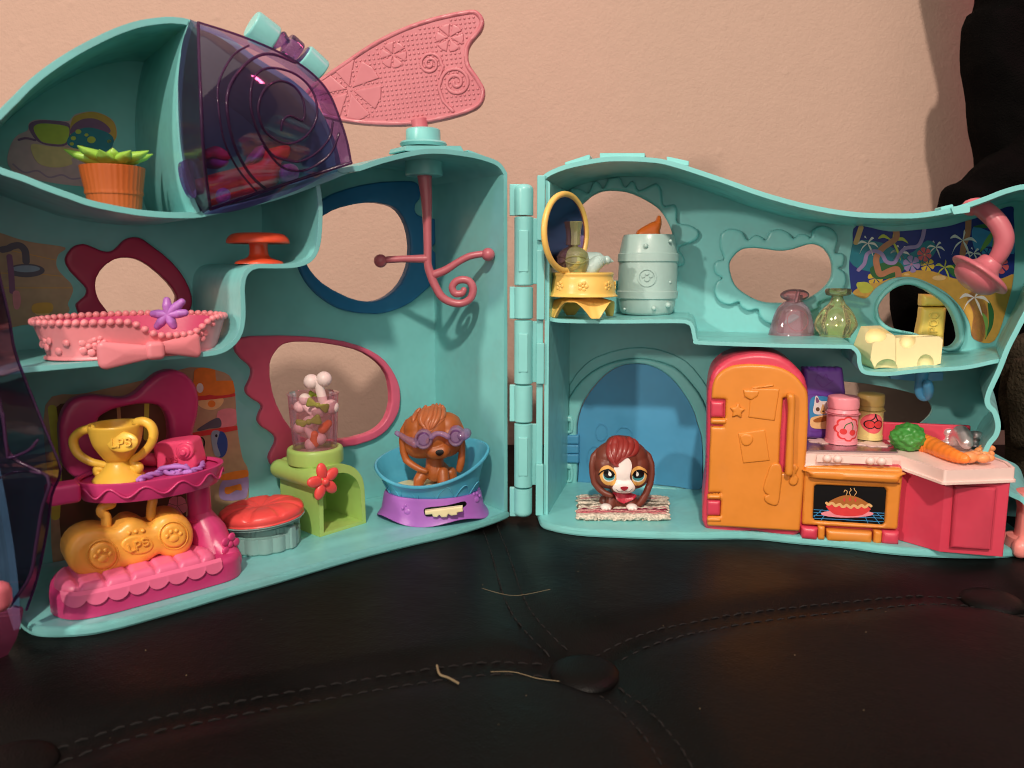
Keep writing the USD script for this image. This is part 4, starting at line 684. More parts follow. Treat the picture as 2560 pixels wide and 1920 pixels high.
# --- magenta stand
L = Loc(FL, 22.2, 0.0, zf); t = L.thing('grooming_stand', 'magenta two level stand with pink quilted cushion, tray and framed back', 'toy stand')
pl = smooth_line([(.0, 1.2), (.12, .2), (.7, -.55), (1.9, -.75), (3.6, -.62), (5.4, -.5), (6.7, -.3), (7.35, .35), (7.5, 1.3), (7.1, 2.8), (5.5, 3.7), (2.5, 3.8), (.6, 3.0)], 5)
bm = mv(puff(Polygon(pl), .25, .75, .3), (0, 0, .78)); t.part('base', bm, 'stand_magenta', smooth=50)
cp = Polygon(smooth_line([(.2, 1.2), (.3, .25), (.8, -.42), (1.9, -.64), (3.6, -.52), (5.4, -.38), (6.1, -.1), (6.1, .8), (5.6, 1.8), (4.5, 2.7), (2.2, 2.9), (.7, 2.3)], 5)); cm = puff(cp, .3, .1, .09)
v = cm.vertices; xr = v[:, 0]; v[:, 2] -= np.where(v[:, 2] > .05, .15 * np.exp(-((((xr - .4) % .93) - .46) / .075) ** 2), 0); cm.vertices = v
cush = t.part('cushion', mv(cm, (0, 0, 1.1)), 'cushion_pink', smooth=60)
fx_ = np.linspace(.25, 6.3, 150); fcv = smooth_line([(.12, .2), (.7, -.55), (1.9, -.75), (3.6, -.62), (5.4, -.5), (6.7, -.3)], 12, False); yb = np.interp(fx_, fcv[:, 0], fcv[:, 1])
zb2 = .86 - .30 * np.sqrt(np.abs(np.sin(np.pi * (fx_ - .25) / .76)))
for k in range(8):
    i0, i1 = int(k * 149 / 8), int((k + 1) * 149 / 8) + 1; X_, Y_, Z_ = fx_[i0:i1], yb[i0:i1], zb2[i0:i1]; n_ = len(X_)
    t.part('scallop', cat(strip(np.c_[X_, Y_ + .1, np.full(n_, 1.14)], np.c_[X_, Y_ - .05, np.full(n_, 1.02)]), strip(np.c_[X_, Y_ - .05, np.full(n_, 1.02)], np.c_[X_, Y_ - .1, Z_]), strip(np.c_[X_, Y_ - .1, Z_], np.c_[X_, Y_ + .05, Z_ - .02])), 'cushion_pink', cush, smooth=40)
t.part('side_body', blob([[(6.55, 1.3, .5, .92), (6.45, 1.8, 1.6, .8), (6.2, 2.1, 2.45, .52)], [(6.45, 1.8, 1.6, .7), (6.9, .7, .6, .6)]], .15, 10), 'stand_magenta', smooth=60)
x, z = L.p('D', (1250, 1090), .6); t.part('flower_relief', mv(up(flower_bump(.55, .12)), (6.98, .52, 1.35), rz=25), 'stand_magenta', smooth=60)
t.part('column', mv(lathe([(.62, 0), (.62, .1), (.5, .15), (.5, 2.2), (0, 2.2)], 28), (6.2, 2.1, 2.3)), 'stand_magenta')
zt0 = L.p('D', (700, 845), -.3)[1]; zt1 = L.p('D', (700, 725), -.3)[1]; xl = L.p('D', (445, 760), 1.0)[0]; xr_ = L.p('D', (1285, 640), 1.6)[0]; cx, ax_ = (xl + xr_) / 2, (xr_ - xl) / 2
tray = t.part('tray', mv(lathe(round_prof([(0, zt0), (.8, zt0), (.93, zt0 + .1), (1.0, zt1 - .08), (.985, zt1), (.95, zt1), (.92, zt1 - .1), (.9, zt1 - .22), (0, zt1 - .25)], 3), 60, ax_, 1.95), (cx, 1.65, 0)), 'stand_magenta')
wv = [(cx + ax_ * .995 * math.cos(a), 1.65 + 1.95 * .995 * math.sin(a) - .0, zt0 + (zt1 - zt0) * (.52 + .22 * math.sin(a * 13))) for a in np.linspace(math.pi * 1.08, math.pi * 1.93, 70)]
t.part('wavy_line', tube(wv, .045, 6, True, 1), 'stand_magenta', tray)
a0, a1 = L.p3('D', (310, 790), .6), L.p3('D', (440, 780), .6); t.part('arm', box(a1[0] - a0[0] + .4, 1.0, abs(L.p('D', (330, 725), .6)[1] - L.p('D', (330, 840), .6)[1]), ((a0[0] + a1[0]) / 2, 1.2, (a0[2] + a1[2]) / 2), .16), 'stand_magenta')
fo = L.poly('D', [(340, 430), (345, 350), (375, 270), (430, 220), (520, 200), (620, 210), (720, 215), (790, 180), (850, 120), (910, 75), (980, 55), (1060, 75), (1120, 140), (1142, 220), (1135, 320), (1110, 420), (1090, 620), (900, 700), (520, 700), (370, 620)], 4.6)
fh = L.poly('D', [(560, 345), (620, 295), (720, 265), (830, 250), (910, 262), (955, 310), (975, 400), (970, 470), (930, 560), (640, 560), (560, 450)], 4.6); t.part('back_frame', up(puff(fo.difference(fh), .22, .5, .16), 4.6), 'stand_magenta', smooth=50)
# --- boombox on the cushion
bx = t.L; L3 = Loc(FL, FL.px('D', (740, 1200), .95)[0], .95, zf + 1.3); t = L3.thing('boombox', 'yellow toy boombox with paw print speakers, leaning on the pink cushion', 'toy boombox')
g1 = unary_union([L3.ell('D', (560, 1112), 190, 152), L3.ell('D', (985, 1005), 128, 132), L3.poly('D', [(600, 985), (660, 965), (720, 918), (770, 910), (820, 925), (860, 945), (930, 930), (960, 1090), (900, 1120), (850, 1155), (770, 1190), (690, 1190), (640, 1200)])]).buffer(.05).buffer(-.05)
t.part('case', up(puff(g1, .42, 1.1, .1), 0), 'boombox', smooth=60)
for c, r in (((592, 1125), 82), ((1000, 1010), 74)):
    sp = t.part('speaker', up(puff(L3.ell('D', c, r, r * .96, -.42), .14, .1, .06), -.42), 'boombox', smooth=60); x, z = L3.p('D', c, -.5); t.part('paw_relief', mv(up(paw(.36, .07)), (x, -.56, z)), 'boombox', sp, smooth=60)
    rg_ = L3.ell('D', c, r + 14, r * .96 + 14, -.42).difference(L3.ell('D', c, r + 3, r * .96 + 3, -.42)); t.part('speaker_ring', up(puff(rg_, .05, .1, .06), -.42), 'boombox', sp, smooth=60)
bd_ = t.part('badge', up(puff(L3.ell('D', (792, 1065), 94, 56, -.42), .08, .15, .07), -.40), 'boombox', smooth=60); x, z = L3.p('D', (797, 1062), -.5); t.part('lettering', mv(up(mv(text('LPS', .34, .1), rz=13)), (x, -.47, z)), 'boombox', bd_)
for c in ((745, 998), (785, 990), (825, 985)): x, z = L3.p('D', c, -.45); t.part('dial', ball((x, -.40, z), .09, 2), 'boombox', smooth=True)
for ps in ([(610, 960), (610, 900), (585, 880), (590, 850), (640, 830)], [(870, 900), (872, 850), (880, 810)]): t.part('handle', tube([L3.p3('D', p, .3) for p in ps], .2, 10), 'boombox', smooth=60)
# --- on the tray: trophy, camera, leash
LS = bx; ztr = zf + zt1 - .23
c = onz('D', (690, 700), ztr); L = Loc(FC, c[0], c[1] + .45, ztr); t = L.thing('trophy', 'yellow toy trophy cup with two looping handles on the magenta tray', 'trophy')
pp = lambda p, y=0: L.p('D', p, y)
zr0 = pp((660, 370))[1]; rr = (pp((805, 370))[0] - pp((512, 370))[0]) / 2; xc = (pp((805, 370))[0] + pp((512, 370))[0]) / 2; rb = (pp((825, 680))[0] - pp((560, 680))[0]) / 2
t.part('cup', mv(lathe(round_prof([(0, -.05), (rb, -.02), (rb, .12), (rb * .7, .4), (rr * .42, .75), (rr * .55, .95), (rr * .85, 1.5), (rr * .98, zr0 - .2), (rr, zr0), (rr * .93, zr0), (rr * .8, zr0 - .5), (rr * .5, zr0 - 1.0), (0, zr0 - 1.1)], 4), 44), (xc + .05, 0, 0)), 'trophy', smooth=60)
t.part('handle', tube([L.p3('D', p) for p in [(525, 395), (470, 410), (430, 445), (425, 490), (455, 545), (520, 585), (580, 600), (625, 610), (632, 640), (605, 665), (570, 655), (560, 632), (585, 625)]], [.19, .19, .19, .19, .18, .17, .16, .16, .16, .17, .18, .18, .15], 12), 'trophy', smooth=60)
t.part('handle', tube([L.p3('D', p) for p in [(790, 360), (830, 355), (870, 380), (885, 430), (865, 490), (815, 545), (770, 575), (775, 600), (800, 615), (790, 632), (760, 620)]], [.2, .2, .2, .19, .18, .17, .16, .17, .19, .2, .18], 12), 'trophy', smooth=60)
x, z = pp((690, 480), -rr); b_ = t.part('badge', mv(ball((0, 0, 0), (.62, .12, .42), 3), (x, -rr * .80, z), rz=5, rx=-14), 'trophy', smooth=60); t.part('lettering', mv(mv(up(mv(text('LPS', .34, .1), rz=5)), rx=-12), (x + .03, -rr * .80 - .09, z)), 'trophy', b_)
c = onz('D', (1020, 640), ztr); L = Loc(FC, c[0], c[1] + .5, ztr); t = L.thing('toy_camera', 'hot pink toy camera with ringed lens behind the purple leash', 'toy camera')
t.part('case', L.puff('D', [(885, 500), (900, 482), (1000, 465), (1085, 458), (1112, 475), (1128, 540), (1140, 600), (1100, 640), (930, 650), (905, 600)], 0, .16, .9, 2), 'camera_pink', smooth=50)
for r, y in ((52, .0), (36, .12), (20, .24)): t.part('lens_ring', up(puff(L.ell('D', (1068, 525), r, r * .95, -.15), .07, .15, .06), -.2 - y), 'camera_pink', smooth=50)
x, z = L.p('D', (990, 575), -.2); t.part('lettering', mv(up(mv(text('LPS', .22, .06), rz=9)), (x, -.17, z)), 'camera_pink')
t.part('knob', mv(hull((-.1, 0, .1, .3), (.2, .2, 0, .3)), (*L.p3('D', (860, 580), -.2),)[:3] if False else L.p3('D', (858, 582), .1)), 'camera_pink', smooth=60)
path = [onz('D', p, ztr + .1) for p in ((805, 692), (840, 676), (880, 662), (930, 648), (975, 640))]; kn_ = onz('D', (1010, 640), ztr + .16); lp_ = [onz('D', p, ztr + .12) for p in ((1040, 632), (1090, 606), (1135, 590), (1165, 592), (1160, 620), (1110, 636), (1050, 642), (1020, 645))]
t = Thing('toy_leash', 'twisted purple cord leash with a knot and loop on the magenta tray', 'leash', path[2])
def twist(p, r, tw=2.2):
    p = smooth_line(p, 14, False); d = np.r_[0, np.cumsum(np.linalg.norm(np.diff(p, axis=0), axis=1))]; T = np.gradient(p, axis=0); T /= np.linalg.norm(T, axis=1)[:, None]; u = np.cross(T, [0, 0, 1.]); u /= np.linalg.norm(u, axis=1)[:, None]; w = np.cross(T, u); out = []
    for ph in (0, math.pi): a = d * 2 * math.pi / (r * 6.5) + ph; out.append(tube(p + r * .5 * (np.cos(a)[:, None] * u + np.sin(a)[:, None] * w), r * .62, 7, True, 1))
    return cat(*out)
t.partw('cord', twist(path + [kn_], .15), 'rope', smooth=60); t.partw('loop', twist([kn_] + lp_, .12), 'rope', smooth=60)
kk_ = [kn_ + np.array([.22 * math.cos(a) * (1 + .1 * i), .12 * math.sin(a * 1.3), .16 * math.sin(a) + .06]) for i, a in enumerate(np.linspace(0, 12, 26))]; t.partw('knot', tube(kk_, .1, 7), 'rope', smooth=60)
# --- red tufted stool with drawer
L = Loc(FC, -12.35, 36.75, zf); t = L.thing('storage_stool', 'round stool with tufted red seat over a grey green fluted drawer', 'stool'); R0 = 1.88
ztop_ = L.p('E', (390, 1290))[1]
def tuft(R, A, Z): s_ = .13 * np.exp(-(np.minimum((A * 8 / (2 * np.pi)) % 1, 1 - (A * 8 / (2 * np.pi)) % 1) / .09) ** 2) * np.clip((R / R0), 0, 1); return R * (1 - .10 * s_ * (R > R0 * .9)), A, Z - np.where(Z > -.1, s_ * 1.1, 0)
t.part('seat', mv(lathe(round_prof([(0, -.5), (R0 * .97, -.5), (R0 * 1.05, -.38), (R0 * 1.07, -.18), (R0 * 1.0, .02), (R0 * .75, .17), (R0 * .4, .16), (R0 * .12, .06), (0, .03)], 5), 96, fn=tuft), (0, 0, ztop_), ry=-3.5), 'seat_red', smooth=60)
t.part('lid', mv(lathe(round_prof([(0, -.15), (R0 * .95, -.15), (R0 * 1.03, -.05), (R0 * 1.03, .05), (0, .1)], 3), 60), (0, 0, ztop_ - .52), ry=-3.5), 'seat_grey')
flute = lambda R, A, Z: (R * (1 + .06 * np.abs(np.cos(A * 8))), A, Z)
hb_ = ztop_ - .75; t.part('drum', lathe([(0, .02), (R0 * .86, 0), (R0 * .9, .08), (R0 * .9, hb_ - .35), (R0 * .8, hb_ - .35), (R0 * .8, hb_ - .3), (0, hb_ - .3)], 96, fn=flute), 'seat_grey')
t.part('drawer', lathe([(0, hb_ - .4), (R0 * .78, hb_ - .4), (R0 * .8, hb_ - .3), (R0 * .8, hb_ - .02), (R0 * .7, hb_), (R0 * .66, hb_ - .1), (0, hb_ - .1)], 96, fn=lambda R, A, Z: (R * (1 + .014 * np.cos(A * 44)), A, Z)), 'seat_grey')
for a in (-2.55, -.35, .6, 1.7, 2.8): t.part('post', mv(box(.5, .42, hb_ - .05, (0, 0, hb_ / 2), .08), (R0 * .86 * math.cos(a), R0 * .86 * math.sin(a), 0), rz=math.degrees(a)), 'seat_grey')
# --- treat dispenser
LD = Thing('treat_dispenser', 'lime green treat dispenser with arched opening, red flower and pink clear jar', 'treat dispenser', (-9.73, 37.75, zf), 49); t = LD; W_, DP = 2.86, 3.5
xz = lambda p, y=0.0: (lambda w: ((np.linalg.inv(LD.M) @ [*w, 1])[:3]))(C0 + ray(q('E', p)) * (((LD.loc - C0) @ np.array([-math.sin(math.radians(49)), math.cos(math.radians(49)), 0]) + y) / (ray(q('E', p)) @ np.array([-math.sin(math.radians(49)), math.cos(math.radians(49)), 0]))))
H_ = 3.55; prof = Polygon(smooth_line([(0, H_ - .6), (.12, H_ - .1), (.5, H_), (1.4, H_ - .02), (2.2, H_ - .35), (2.72, H_ - 1.0), (2.86, H_ - 1.7)], 4, False).tolist() + [(2.9, 0), (-.05, 0)])
op_ = Polygon(smooth_line([(.24, 2.1), (.45, 2.75), (1.1, 3.08), (1.8, 2.95), (2.35, 2.5), (2.6, 1.9)], 4, False).tolist() + [(2.66, .18), (.2, .18)])
t.part('box', cat(up(ext(prof.difference(op_), -DP, 0), 0), up(ext(op_.buffer(.05), -DP, -DP + .3), 0)), 'lime')
t.part('shoulder', tube([(-.02, .1, H_ - .55), (-.02, DP - .1, H_ - .55)], .52, 18), 'lime')
jc = np.array([.98, 1.62, H_ - .05]); wj = (LD.M @ [*jc, 1])[:3]
t.part('collar', mv(lathe(round_prof([(1.0, 0), (1.38, .0), (1.44, .1), (1.44, .62), (1.36, .78), (1.2, .8), (1.1, .7), (1.0, .5)], 3), 48), jc), 'lime')
jb = .62; jt = jb + 3.0; t.part('jar', mv(lathe([(0, jb), (1.08, jb), (1.13, jb + .08), (1.10, jb + .25), (1.13, jb + .3), (1.2, jb + 1.4), (1.28, jt - .1), (1.36, jt)], 48), jc), 'jar_clear')
fc_ = xz((868, 1112), -.3)
for k in range(5): a = math.radians(72 * k + 100); t.part('flower_petal', ball((0, 0, 0), (.46, .2, .3), 2).apply_transform(trimesh.transformations.rotation_matrix(-a, [0, 1, 0])).apply_translation([fc_[0] - .1 + .52 * math.cos(a), -.28, fc_[2] + .52 * math.sin(a)]), 'flower_red', smooth=True)
t.part('flower_centre', ball((fc_[0] - .1, -.42, fc_[2]), .2, 2), 'flower_red', smooth=True)
def bone(c, a, ln_=1.5, r=.24, tilt=0):
    m = cat(hull((-ln_ / 2, 0, 0, r * .75), (ln_ / 2, 0, 0, r * .75)), *[ball((s_ * ln_ / 2, 0, u * r * 1.05), r * 1.25, 2) for s_ in (-1, 1) for u in (-1, 1)]); return mv(m, c, ry=a, rz=tilt)
jw = lambda dx, dy, z: wj + np.array([dx, dy, jb + z])
single('bone_treat', 'white toy bone sticking up out of the pink jar', 'toy bone', bone(jw(.45, -.1, 2.95), 78, 1.5, .32, 0), 'bone', 60, 'bones in the pink jar')
for c, a, tl, lab in ((jw(-.15, -.35, .95), 60, 15, 'lowest white toy bone inside the pink jar'), (jw(-.25, .1, 2.1), 38, -20, 'white toy bone lying high inside the pink jar, above the green bow')): single('bone_treat', lab, 'toy bone', bone(c, a, 1.05, .26, tl), 'bone', 60, 'bones in the pink jar')
def bow(c, s_=1.0, ry=0): return mv(cat(hull((-.12, 0, 0, .1), (-.55, 0, .16, .14), (-.55, 0, -.16, .14)), hull((.12, 0, 0, .1), (.55, 0, .16, .14), (.55, 0, -.16, .14)), ball((0, 0, 0), .17, 2)), c, ry=ry, sc=s_)
single('green_bow', 'glossy green toy bow in the middle of the pink jar', 'toy bow', bow(jw(-.12, -.62, 1.6), .95, -14), 'bow_green', 60, 'green bows in the pink jar'); single('green_bow', 'green toy bow at the top of the pink jar beside the upright bone', 'toy bow', bow(jw(.35, -.5, 2.45), .85, 20), 'bow_green', 60, 'green bows in the pink jar'); single('green_bow', 'small green bow just above the back of the jar rim', 'toy bow', bow(jw(.1, .3, 2.85), .6, 10), 'bow_green', 60, 'green bows in the pink jar')
single('carrot_piece', 'short orange treat piece at the bottom of the pink jar', 'toy treat', hull((*jw(.05, -.3, .45), .3), (*jw(.1, -.4, .9), .2)), 'carrot', 60, 'orange treats in the pink jar'); single('carrot_piece', 'round orange treat piece at the right inside the pink jar', 'toy treat', hull((*jw(.5, -.2, 1.15), .26), (*jw(.75, 0, 1.4), .2)), 'carrot', 60, 'orange treats in the pink jar')
# --- blue basin on purple base
L = Loc(FC, -4.45, 41.5, zf); t = L.thing('pet_scale', 'sky blue basin on a wavy purple base with cream teeth, holding the goggled dog', 'pet scale')
n = 80; th = np.arange(n) / n * 2 * np.pi; zl, zr_, zfr = L.p('E', (1212, 990))[1], L.p('E', (2000, 895))[1], L.p('E', (1600, 1150), -2.3)[1]; zb_ = L.p('E', (1600, 1240), -1.9)[1]; RX = (L.p('E', (2000, 900))[0] - L.p('E', (1210, 990))[0]) / 2; xc = (L.p('E', (2000, 900))[0] + L.p('E', (1210, 990))[0]) / 2
rz_ = (zl + zr_) / 2 + np.cos(th) * (zr_ - zl) / 2 - np.maximum(0, -np.sin(th)) ** 1.4 * ((zl + zr_) / 2 - zfr) + np.maximum(0, np.sin(th)) * .42
def ring(f, z, o=0): return np.c_[xc + np.cos(th) * (RX * f + o), np.sin(th) * (2.35 * f + o), np.broadcast_to(z, th.shape)]
lv = [ring(.74, zb_ - .3), ring(.78, zb_), ring(.86, zb_ + (rz_ - zb_) * .5), ring(.95, rz_ - .12), ring(1.0, rz_ - .1), ring(1.015, rz_ - .02), ring(1.0, rz_ + .06), ring(.965, rz_ + .06), ring(.945, rz_ - .06), ring(.84, zb_ + (rz_ - zb_) * .5), ring(.74, zb_ + .12), ring(.02, zb_ + .1)]
i = np.arange(n); j = (i + 1) % n; F = np.vstack([np.vstack([np.c_[r * n + i, r * n + j, (r + 1) * n + j], np.c_[r * n + i, (r + 1) * n + j, (r + 1) * n + i]]) for r in range(len(lv) - 1)])
bs_ = t.part('basin', fix(trimesh.Trimesh(np.vstack(lv), F, process=False)), 'basin', smooth=50)
for k in range(7):
    a0 = -2.9 + k * .42; pts_ = [(xc + math.cos(a0 + d * .18) * RX * (.79 + .085 * (1 - d * d)), math.sin(a0 + d * .18) * 2.35 * (.79 + .085 * (1 - d * d)), zb_ + .02 + .62 * (1 - d * d)) for d in np.linspace(-1, 1, 12)]; t.part('arch_relief', tube(pts_, .035, 6, True, 1), 'basin', bs_)
zw = lambda a: .30 * (.5 - .5 * np.cos(4 * (a + 1.75))) ** 1.2
def ring2(f, z): return np.c_[xc + np.cos(th) * RX * f, np.sin(th) * 2.35 * f, z + 0 * th]
lv = [ring2(.985, zw(th)), ring2(.9, .45 + zw(th) * .35), ring2(.855, zb_ - .15), ring2(.83, zb_ + .02), ring2(.78, zb_ + .02), ring2(.72, zb_ - .2), ring2(.86, zw(th) + .06), ring2(.985, zw(th))]
F = np.vstack([np.vstack([np.c_[r * n + i, r * n + j, (r + 1) * n + j], np.c_[r * n + i, (r + 1) * n + j, (r + 1) * n + i]]) for r in range(len(lv) - 1)])
bm_ = fix(trimesh.Trimesh(np.vstack(lv), F, process=False)); t.part('base', bm_, 'base_purple', smooth=50)
def onbase(z, c, g, nm, mt, off=.02, res=.08): t.part(nm, drape(bm_, g, off, res), mt, smooth=60)
for c in ((1430, 1320), (1900, 1278)):
    x, z = L.p('E', c, -2.2); o_ = bm_.ray.intersects_location([[x, -50, z]], [[0, 1., 0]], multiple_hits=False)[0]; y_ = float(o_[0][1]) if len(o_) else -2.1
    t.part('paw_relief', mv(mv(up(paw(.36, .07)), rx=-14), (x, y_ + .02, z), rz=(56 if x > xc else 16) * (x - xc) / RX), 'base_purple', smooth=60)
gs = L.poly('E', [(1550, 1310), (1600, 1298), (1700, 1293), (1805, 1280), (1832, 1290), (1830, 1312), (1760, 1335), (1650, 1358), (1565, 1360), (1548, 1340)], -2.2, 3); t.part('slot', drape(bm_, gs, .015, .08), 'eye_black')
gt = L.poly('E', [(1555, 1318), (1680, 1302), (1815, 1285), (1818, 1322), (1780, 1328), (1778, 1345), (1738, 1350), (1715, 1338), (1708, 1360), (1672, 1362), (1655, 1345), (1640, 1360), (1612, 1358), (1605, 1340), (1558, 1345)], -2.25, 0); t.part('teeth', up(puff(gt, .05, .25, .08), -2.32), 'cream', smooth=50)
t.part('floor_plate', mv(lathe([(0, 0), (1.0, 0), (1.0, .12), (0, .14)], 40, RX * .66, 1.45), (xc, 0, zb_ + .12)), 'cream')

# --- the two dogs
def doggy(L, zz, mat, name, label, head, ears, body, extra=None):
    t = L.thing(name, label, 'toy dog')
    P = lambda p, y=0.0: (*L.p(zz, p, 0), y)
    ch = []
    for c in head + body: ch.append([(x[0][0] if isinstance(x[0], tuple) and False else L.p(zz, x[:2])[0], x[2], L.p(zz, x[:2])[1], x[3]) for x in c])
    for e in ears: ch.append([(L.p(zz, x[:2])[0], x[2], L.p(zz, x[:2])[1], x[3]) for x in e])
    m = blob(ch, .11, 7, 12); t.part('body', m, mat, smooth=70); return t, m
def g(L, z, pts, n=5): return poly(L.ps(z, pts), n) if n else Polygon(L.ps(z, pts))
# right: brown and white with red fringe, on the mat
LB = Loc(FC, float(onz('O', (640, 1400), .62)[0]), 42.2, .60)
z_ = 'O'
tB, mB = doggy(LB, z_, 'dog_brown', 'toy_dog', 'dark brown toy dog with white muzzle and red scarf sitting on the rag mat',
    [[(645, 470, .15, 1.17), (645, 640, .1, 1.22)], [(420, 620, -.1, .72), (880, 620, -.1, .72)], [(470, 760, -.12, .70), (820, 760, -.12, .72)], [(560, 850, -.72, .46), (735, 850, -.72, .46)], [(560, 850, -.3, .5), (735, 850, -.3, .5)], [(645, 250, .2, .6), (645, 450, .1, 1.1)], [(450, 430, .12, .82), (845, 430, .12, .82)], [(400, 560, .0, .76), (895, 560, .0, .76)], [(420, 730, -.05, .80), (875, 730, -.05, .80)], [(560, 255, .15, .62), (740, 265, .15, .62)]],
    [[(1030, 340, .25, .16), (1118, 420, .1, .18), (1166, 560, .0, .18), (1166, 720, -.05, .18), (1138, 880, -.1, .19), (1060, 1060, -.15, .2), (990, 1180, -.15, .22), (930, 1250, -.15, .17)], [(265, 330, .25, .16), (168, 430, .1, .18), (140, 560, 0, .18), (145, 720, -.05, .18), (178, 870, -.1, .19), (260, 970, -.18, .19), (350, 1030, -.3, .18), (450, 1060, -.4, .15)]],
    [[(650, 930, .25, .5), (640, 1060, .3, .52), (620, 1180, .2, .55)], [(620, 1150, .6, .6), (620, 1250, 1.1, .72)], [(480, 1160, .0, .33), (455, 1260, -.1, .3), (400, 1360, -.35, .2), (350, 1370, -.5, .16)], [(780, 1160, -.05, .36), (800, 1270, -.2, .33), (800, 1380, -.35, .2), (800, 1395, -.5, .17)], [(860, 1250, .5, .36), (900, 1350, .3, .24)], [(390, 1240, .6, .36), (380, 1330, .4, .24)]])
skin = lambda t, m, L, pts, nm, mt, off, n=5, par=None, res=.05: t.part(nm, drape(m, g(L, z_, pts, n), off, res), mt, par, smooth=70)
skin(tB, mB, LB, [(480, 545), (555, 528), (555, 470), (680, 385), (740, 400), (780, 480), (775, 560), (748, 640), (748, 720), (800, 800), (832, 880), (800, 940), (700, 975), (580, 970), (495, 935), (455, 880), (480, 810), (520, 740), (505, 640)], 'blaze', 'dog_white', .012, 4)
for pts, ir, bk, sh, lid in (([(250, 680), (262, 600), (310, 540), (380, 518), (450, 540), (500, 590), (520, 660), (510, 760), (470, 830), (390, 857), (310, 820), (265, 750)], ((400, 690), 100, 92), ((398, 658), 88, 72), (418, 655), [(245, 690), (300, 618), (390, 582), (460, 610), (490, 650)]),
                             ([(775, 680), (770, 600), (820, 545), (900, 530), (980, 560), (1040, 610), (1058, 680), (1030, 770), (970, 840), (890, 862), (820, 820), (785, 760)], ((893, 695), 112, 92), ((897, 662), 100, 68), (872, 658), [(785, 660), (830, 608), (920, 595), (1000, 630), (1055, 690)])):
    ep = skin(tB, mB, LB, pts, 'eye_patch', 'eye_tan', .016)
    el_ = lambda c, rx, ry: [(c[0] + rx * math.cos(a), c[1] + ry * math.sin(a)) for a in np.arange(20) / 20 * 6.283]
    skin(tB, mB, LB, el_((ir[0][0], ir[0][1] + 8), ir[1], ir[2]), 'eye_white', 'eye_white', .022, 2, ep); skin(tB, mB, LB, el_((ir[0][0], ir[0][1] - 6), ir[1] * .93, ir[2] * .9), 'iris', 'eye_teal', .028, 2, ep)
    skin(tB, mB, LB, el_(*bk), 'pupil', 'eye_black', .034, 2, ep); skin(tB, mB, LB, el_((sh[0], sh[1]), 28, 36), 'eye_shine', 'eye_shine', .042, 2, ep, .03); skin(tB, mB, LB, [(sh[0] - 20, sh[1] - 58), (sh[0] + 8, sh[1] - 20), (sh[0] - 14, sh[1] - 10)], 'eye_shine', 'eye_shine', .042, 0, ep, .03)
    lg = LineString(smooth_line(LB.ps(z_, lid), 5, False)).buffer(.03); tB.part('lash', drape(mB, lg, .045, .03), 'eye_black', ep)
nb = tB.part('nose', drape(mB, g(LB, z_, [(575, 852), (620, 838), (670, 836), (705, 848), (690, 880), (645, 902), (600, 885)], 4), .07, .04), 'nose_red', smooth=70)
tB.part('mouth', drape(mB, LineString(smooth_line(LB.ps(z_, [(510, 890), (570, 935), (645, 915), (720, 935), (780, 880)]), 5, False)).buffer(.018), .02, .03), 'mouth')
hair = [[(590, 95), (640, 150), (600, 300), (540, 440), (555, 510)], [(480, 130), (440, 230), (430, 340), (470, 440), (530, 510)], [(680, 110), (700, 190), (650, 320), (580, 430)], [(780, 115), (790, 200), (720, 310), (640, 390)], [(860, 150), (880, 230), (820, 310), (730, 360)], [(540, 100), (510, 200), (490, 330), (510, 450)]]
hm = []
for h in hair:
    p2 = smooth_line(LB.ps(z_, h), 6, False); o = np.c_[p2[:, 0], np.full(len(p2), -50.), p2[:, 1]]; loc, ri, ti = mB.ray.intersects_location(o, np.tile([0, 1., 0], (len(o), 1)), multiple_hits=False); y = np.full(len(p2), np.nan); y[ri] = loc[:, 1]; ok = ~np.isnan(y)
    p3 = np.c_[p2[:, 0], np.where(ok, y, .45) , p2[:, 1]]; 
    for e in range(len(p3)):
        if not ok[e]: p3[e, 1] = .3
    k_ = np.linspace(0, 1, len(p3)); p3[:, 1] += .06; hm.append(tube(p3, .22 * np.sin(np.pi * np.clip(k_ * .82 + .16, 0, 1)) ** .8 + .03, 12, True, 1, .8))
hl = tB.part('fringe', drape(mB, g(LB, z_, [(390, 240), (430, 180), (520, 105), (590, 95), (700, 115), (780, 115), (870, 150), (920, 225), (900, 290), (830, 340), (740, 365), (680, 380), (600, 440), (555, 475), (560, 520), (520, 520), (470, 490), (410, 400), (385, 320)], 4), .06, .06), 'dog_red', smooth=70)
for m in hm: tB.part('hair_lock', m, 'dog_red', hl, smooth=60)
for c in ((358, 1362), (800, 1405)):
    x, z = LB.p(z_, c); pw = tB.part('paw', mv(ball((0, 0, 0), (.32, .34, .19), 3), (x, -.52, max(.15, z))), 'dog_white', smooth=True)
    for dx in (-.17, 0, .17): tB.part('toe', ball((x + dx, -.80 + abs(dx) * .3, max(.13, z - .05)), (.09, .1, .1), 2), 'dog_white', pw, smooth=True)
sc_ = g(LB, z_, [(490, 1040), (560, 1000), (700, 1010), (850, 1035), (890, 1080), (820, 1120), (740, 1165), (650, 1185), (580, 1150), (530, 1095)], 4); dm_ = drape(mB, sc_, .1, .07); v = dm_.vertices.copy(); v[:, 1] = np.minimum(v[:, 1], -.28) - .1; v[:, 1] += .04 * np.sin(v[:, 0] * 14) ; dm_.vertices = v; tB.part('scarf', dm_, 'scarf', smooth=70)
